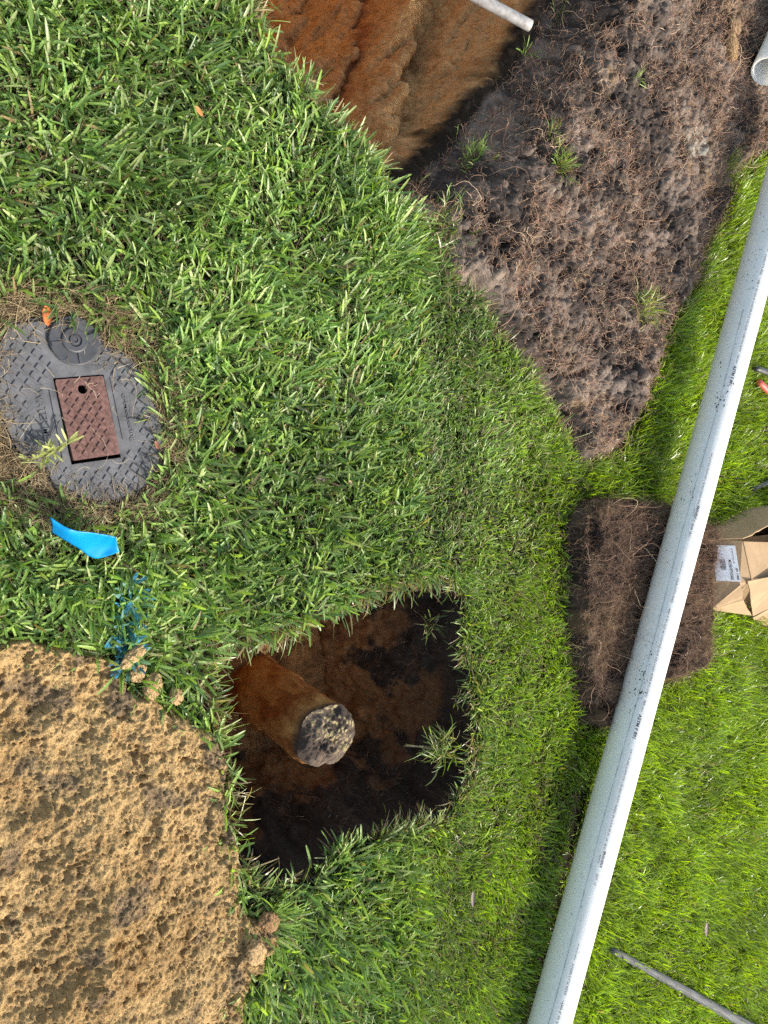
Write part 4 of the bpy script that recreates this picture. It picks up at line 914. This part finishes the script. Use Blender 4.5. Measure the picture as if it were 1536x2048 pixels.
# ------------------------------------------------------------------ cardboard box
def card_mat(name, c):
    m, nt, b, _ = node_mat(name); n1 = noise(nt, 12, 5, .6); n2 = noise(nt, 240, 2, .6)
    r = ramp(nt, n1.outputs[0], [(.3, .85), (.7, 1.12)]); cc = mixc(nt, c, r.outputs[0], 1.0, 'MULTIPLY'); nt.links.new(cc, b.inputs['Base Color'])
    b.inputs['Roughness'].default_value = .85; b.inputs['Specular IOR Level'].default_value = .2; p = bumpn(nt, b, n1.outputs[0], .006, .6); bumpn(nt, b, n2.outputs[0], .0004, .5, p); return m
M_CARD = card_mat('brown_cardboard', (.36, .25, .145))
bx = empty('cardboard_box', W(1500, 1150, 0), 'open torn brown cardboard box with a white shipping label on the grass', 'cardboard box')
def panel(name, pts, th=.004, mat=M_CARD, torn=None, parent=bx):
    P = [Vector(W(x, y, z)) for x, y, z in pts]; n = sum(((P[i] - P[0]).cross(P[i + 1] - P[0]) for i in range(1, len(P) - 1)), Vector()).normalized()
    if n.z < 0: n = -n
    bm = bmesh.new(); Q = []
    for i in range(len(P)):
        Q.append(P[i])
        if torn and i in torn:
            a_, b_ = P[i], P[(i + 1) % len(P)]; k = 9
            for j in range(1, k): Q.append(a_.lerp(b_, j / k) + Vector(rng.normal(0, .0022, 3)))
    up = [bm.verts.new(p + n * th / 2) for p in Q]; dn = [bm.verts.new(p - n * th / 2) for p in Q]
    f1 = bm.faces.new(up); f2 = bm.faces.new(dn[::-1])
    for i in range(len(Q)): bm.faces.new((up[i], up[(i + 1) % len(Q)], dn[(i + 1) % len(Q)], dn[i]))
    bmesh.ops.triangulate(bm, faces=[f1, f2]); o = bm_obj(name, bm, mat, parent); return o, P, n
# side with the label leans back towards the viewer
lab_side = [(1420,1079,.045),(1484,1081,.130),(1502,1160,.135),(1479,1166,.118),(1487,1200,.108),(1503,1231,.085),(1421,1219,.04)]
panel('side_panel', lab_side, torn=(3, 4))
panel('flap', [(1420,1062,.04),(1492,1018,.05),(1560,1008,.06),(1560,1042,.16),(1486,1077,.135),(1420,1079,.047)], torn=(3,))
panel('flap', [(1486,1083,.132),(1580,1086,.10),(1580,1150,.10),(1502,1158,.137)], torn=())
panel('flap', [(1495,1162,.14),(1580,1146,.16),(1580,1196,.13),(1505,1232,.075)], torn=(3,))
panel('flap', [(1505,1235,.06),(1560,1205,.10),(1580,1262,.02),(1532,1252,.02),(1510,1242,.02)])
panel('bottom', [(1426,1082,.02),(1620,1060,.02),(1620,1250,.02),(1425,1216,.02)])
panel('side_panel', [(1560,1005,.02),(1660,1010,.02),(1660,1010,.20),(1560,1030,.16)])
panel('side_panel', [(1640,1010,.02),(1640,1250,.02),(1640,1250,.20),(1640,1010,.20)])
# crease lines on the inner flap
M_LABEL = simple_mat('white_label_paper', (.78, .79, .82), .5, 30, .05); M_BLK = simple_mat('black_print', (.03, .03, .035), .6, 30, .1)
def plane_at(px, py):
    """point of the label side under a photo pixel"""
    P = [Vector(W(*q)) for q in lab_side]; n = (P[1] - P[0]).cross(P[6] - P[0]).normalized()
    if n.z < 0: n = -n
    o_ = Vector((0, 0, H)); d = Vector(W(px, py, 0)) - o_; t = (P[0] - o_).dot(n) / d.dot(n); return o_ + d * t, n
LB = [(1424,1090),(1470,1091),(1482,1164),(1432,1161)]
q = [plane_at(*p) for p in LB]; nL = q[0][1]; C0 = [p[0] for p in q]
bm = bmesh.new(); up = [bm.verts.new(p + nL * .0035) for p in C0]; dn = [bm.verts.new(p + nL * .002) for p in C0]; bm.faces.new(up)
for i in range(4): bm.faces.new((up[i], up[(i + 1) % 4], dn[(i + 1) % 4], dn[i]))
label = bm_obj('shipping_label', bm, M_LABEL, bx)
def lab(u, v, lift=.004):      # u along the reading direction (down the photo), v towards the far edge
    p = C0[0].lerp(C0[3], u); r = C0[1].lerp(C0[2], u); return p.lerp(r, v) + nL * lift
lv, lf = [], []
def ltext(txt, u0, u1, v0, v1, bold=.0):
    v, f = text_mesh(txt, 1.0, bold); v = v - v.min(0); mx_ = v.max(0); k = len(lv)
    for a in v: lv.append(tuple(lab(u0 + (u1 - u0) * a[0] / mx_[0], v0 + (v1 - v0) * a[1] / mx_[1])))
    lf.extend([tuple(i + k for i in q_) for q_ in f])
ltext('MJ HARCO FITTINGS INC', .08, .50, .78, .86); ltext('SPL 11882', .62, .95, .86, .95, .03)
ltext('MAX END WITH FLANGE', .40, .95, .60, .74, .02); ltext('012', .62, .70, .30, .36)
for i in range(26):
    u = .38 + .30 * i / 26; wd = rng.choice([.003, .005, .008]); k = len(lv)
    for uu, vv in ((u, .24), (u + wd, .24), (u + wd, .48), (u, .48)): lv.append(tuple(lab(uu, vv)))
    lf.append((k, k + 1, k + 2, k + 3))
me = bpy.data.meshes.new('label_print'); me.from_pydata(lv, [], lf); me.materials.append(M_BLK); o = bpy.data.objects.new('label_print', me); COL.objects.link(o); adopt(o, label); o.matrix_parent_inverse = Matrix.Identity(4)
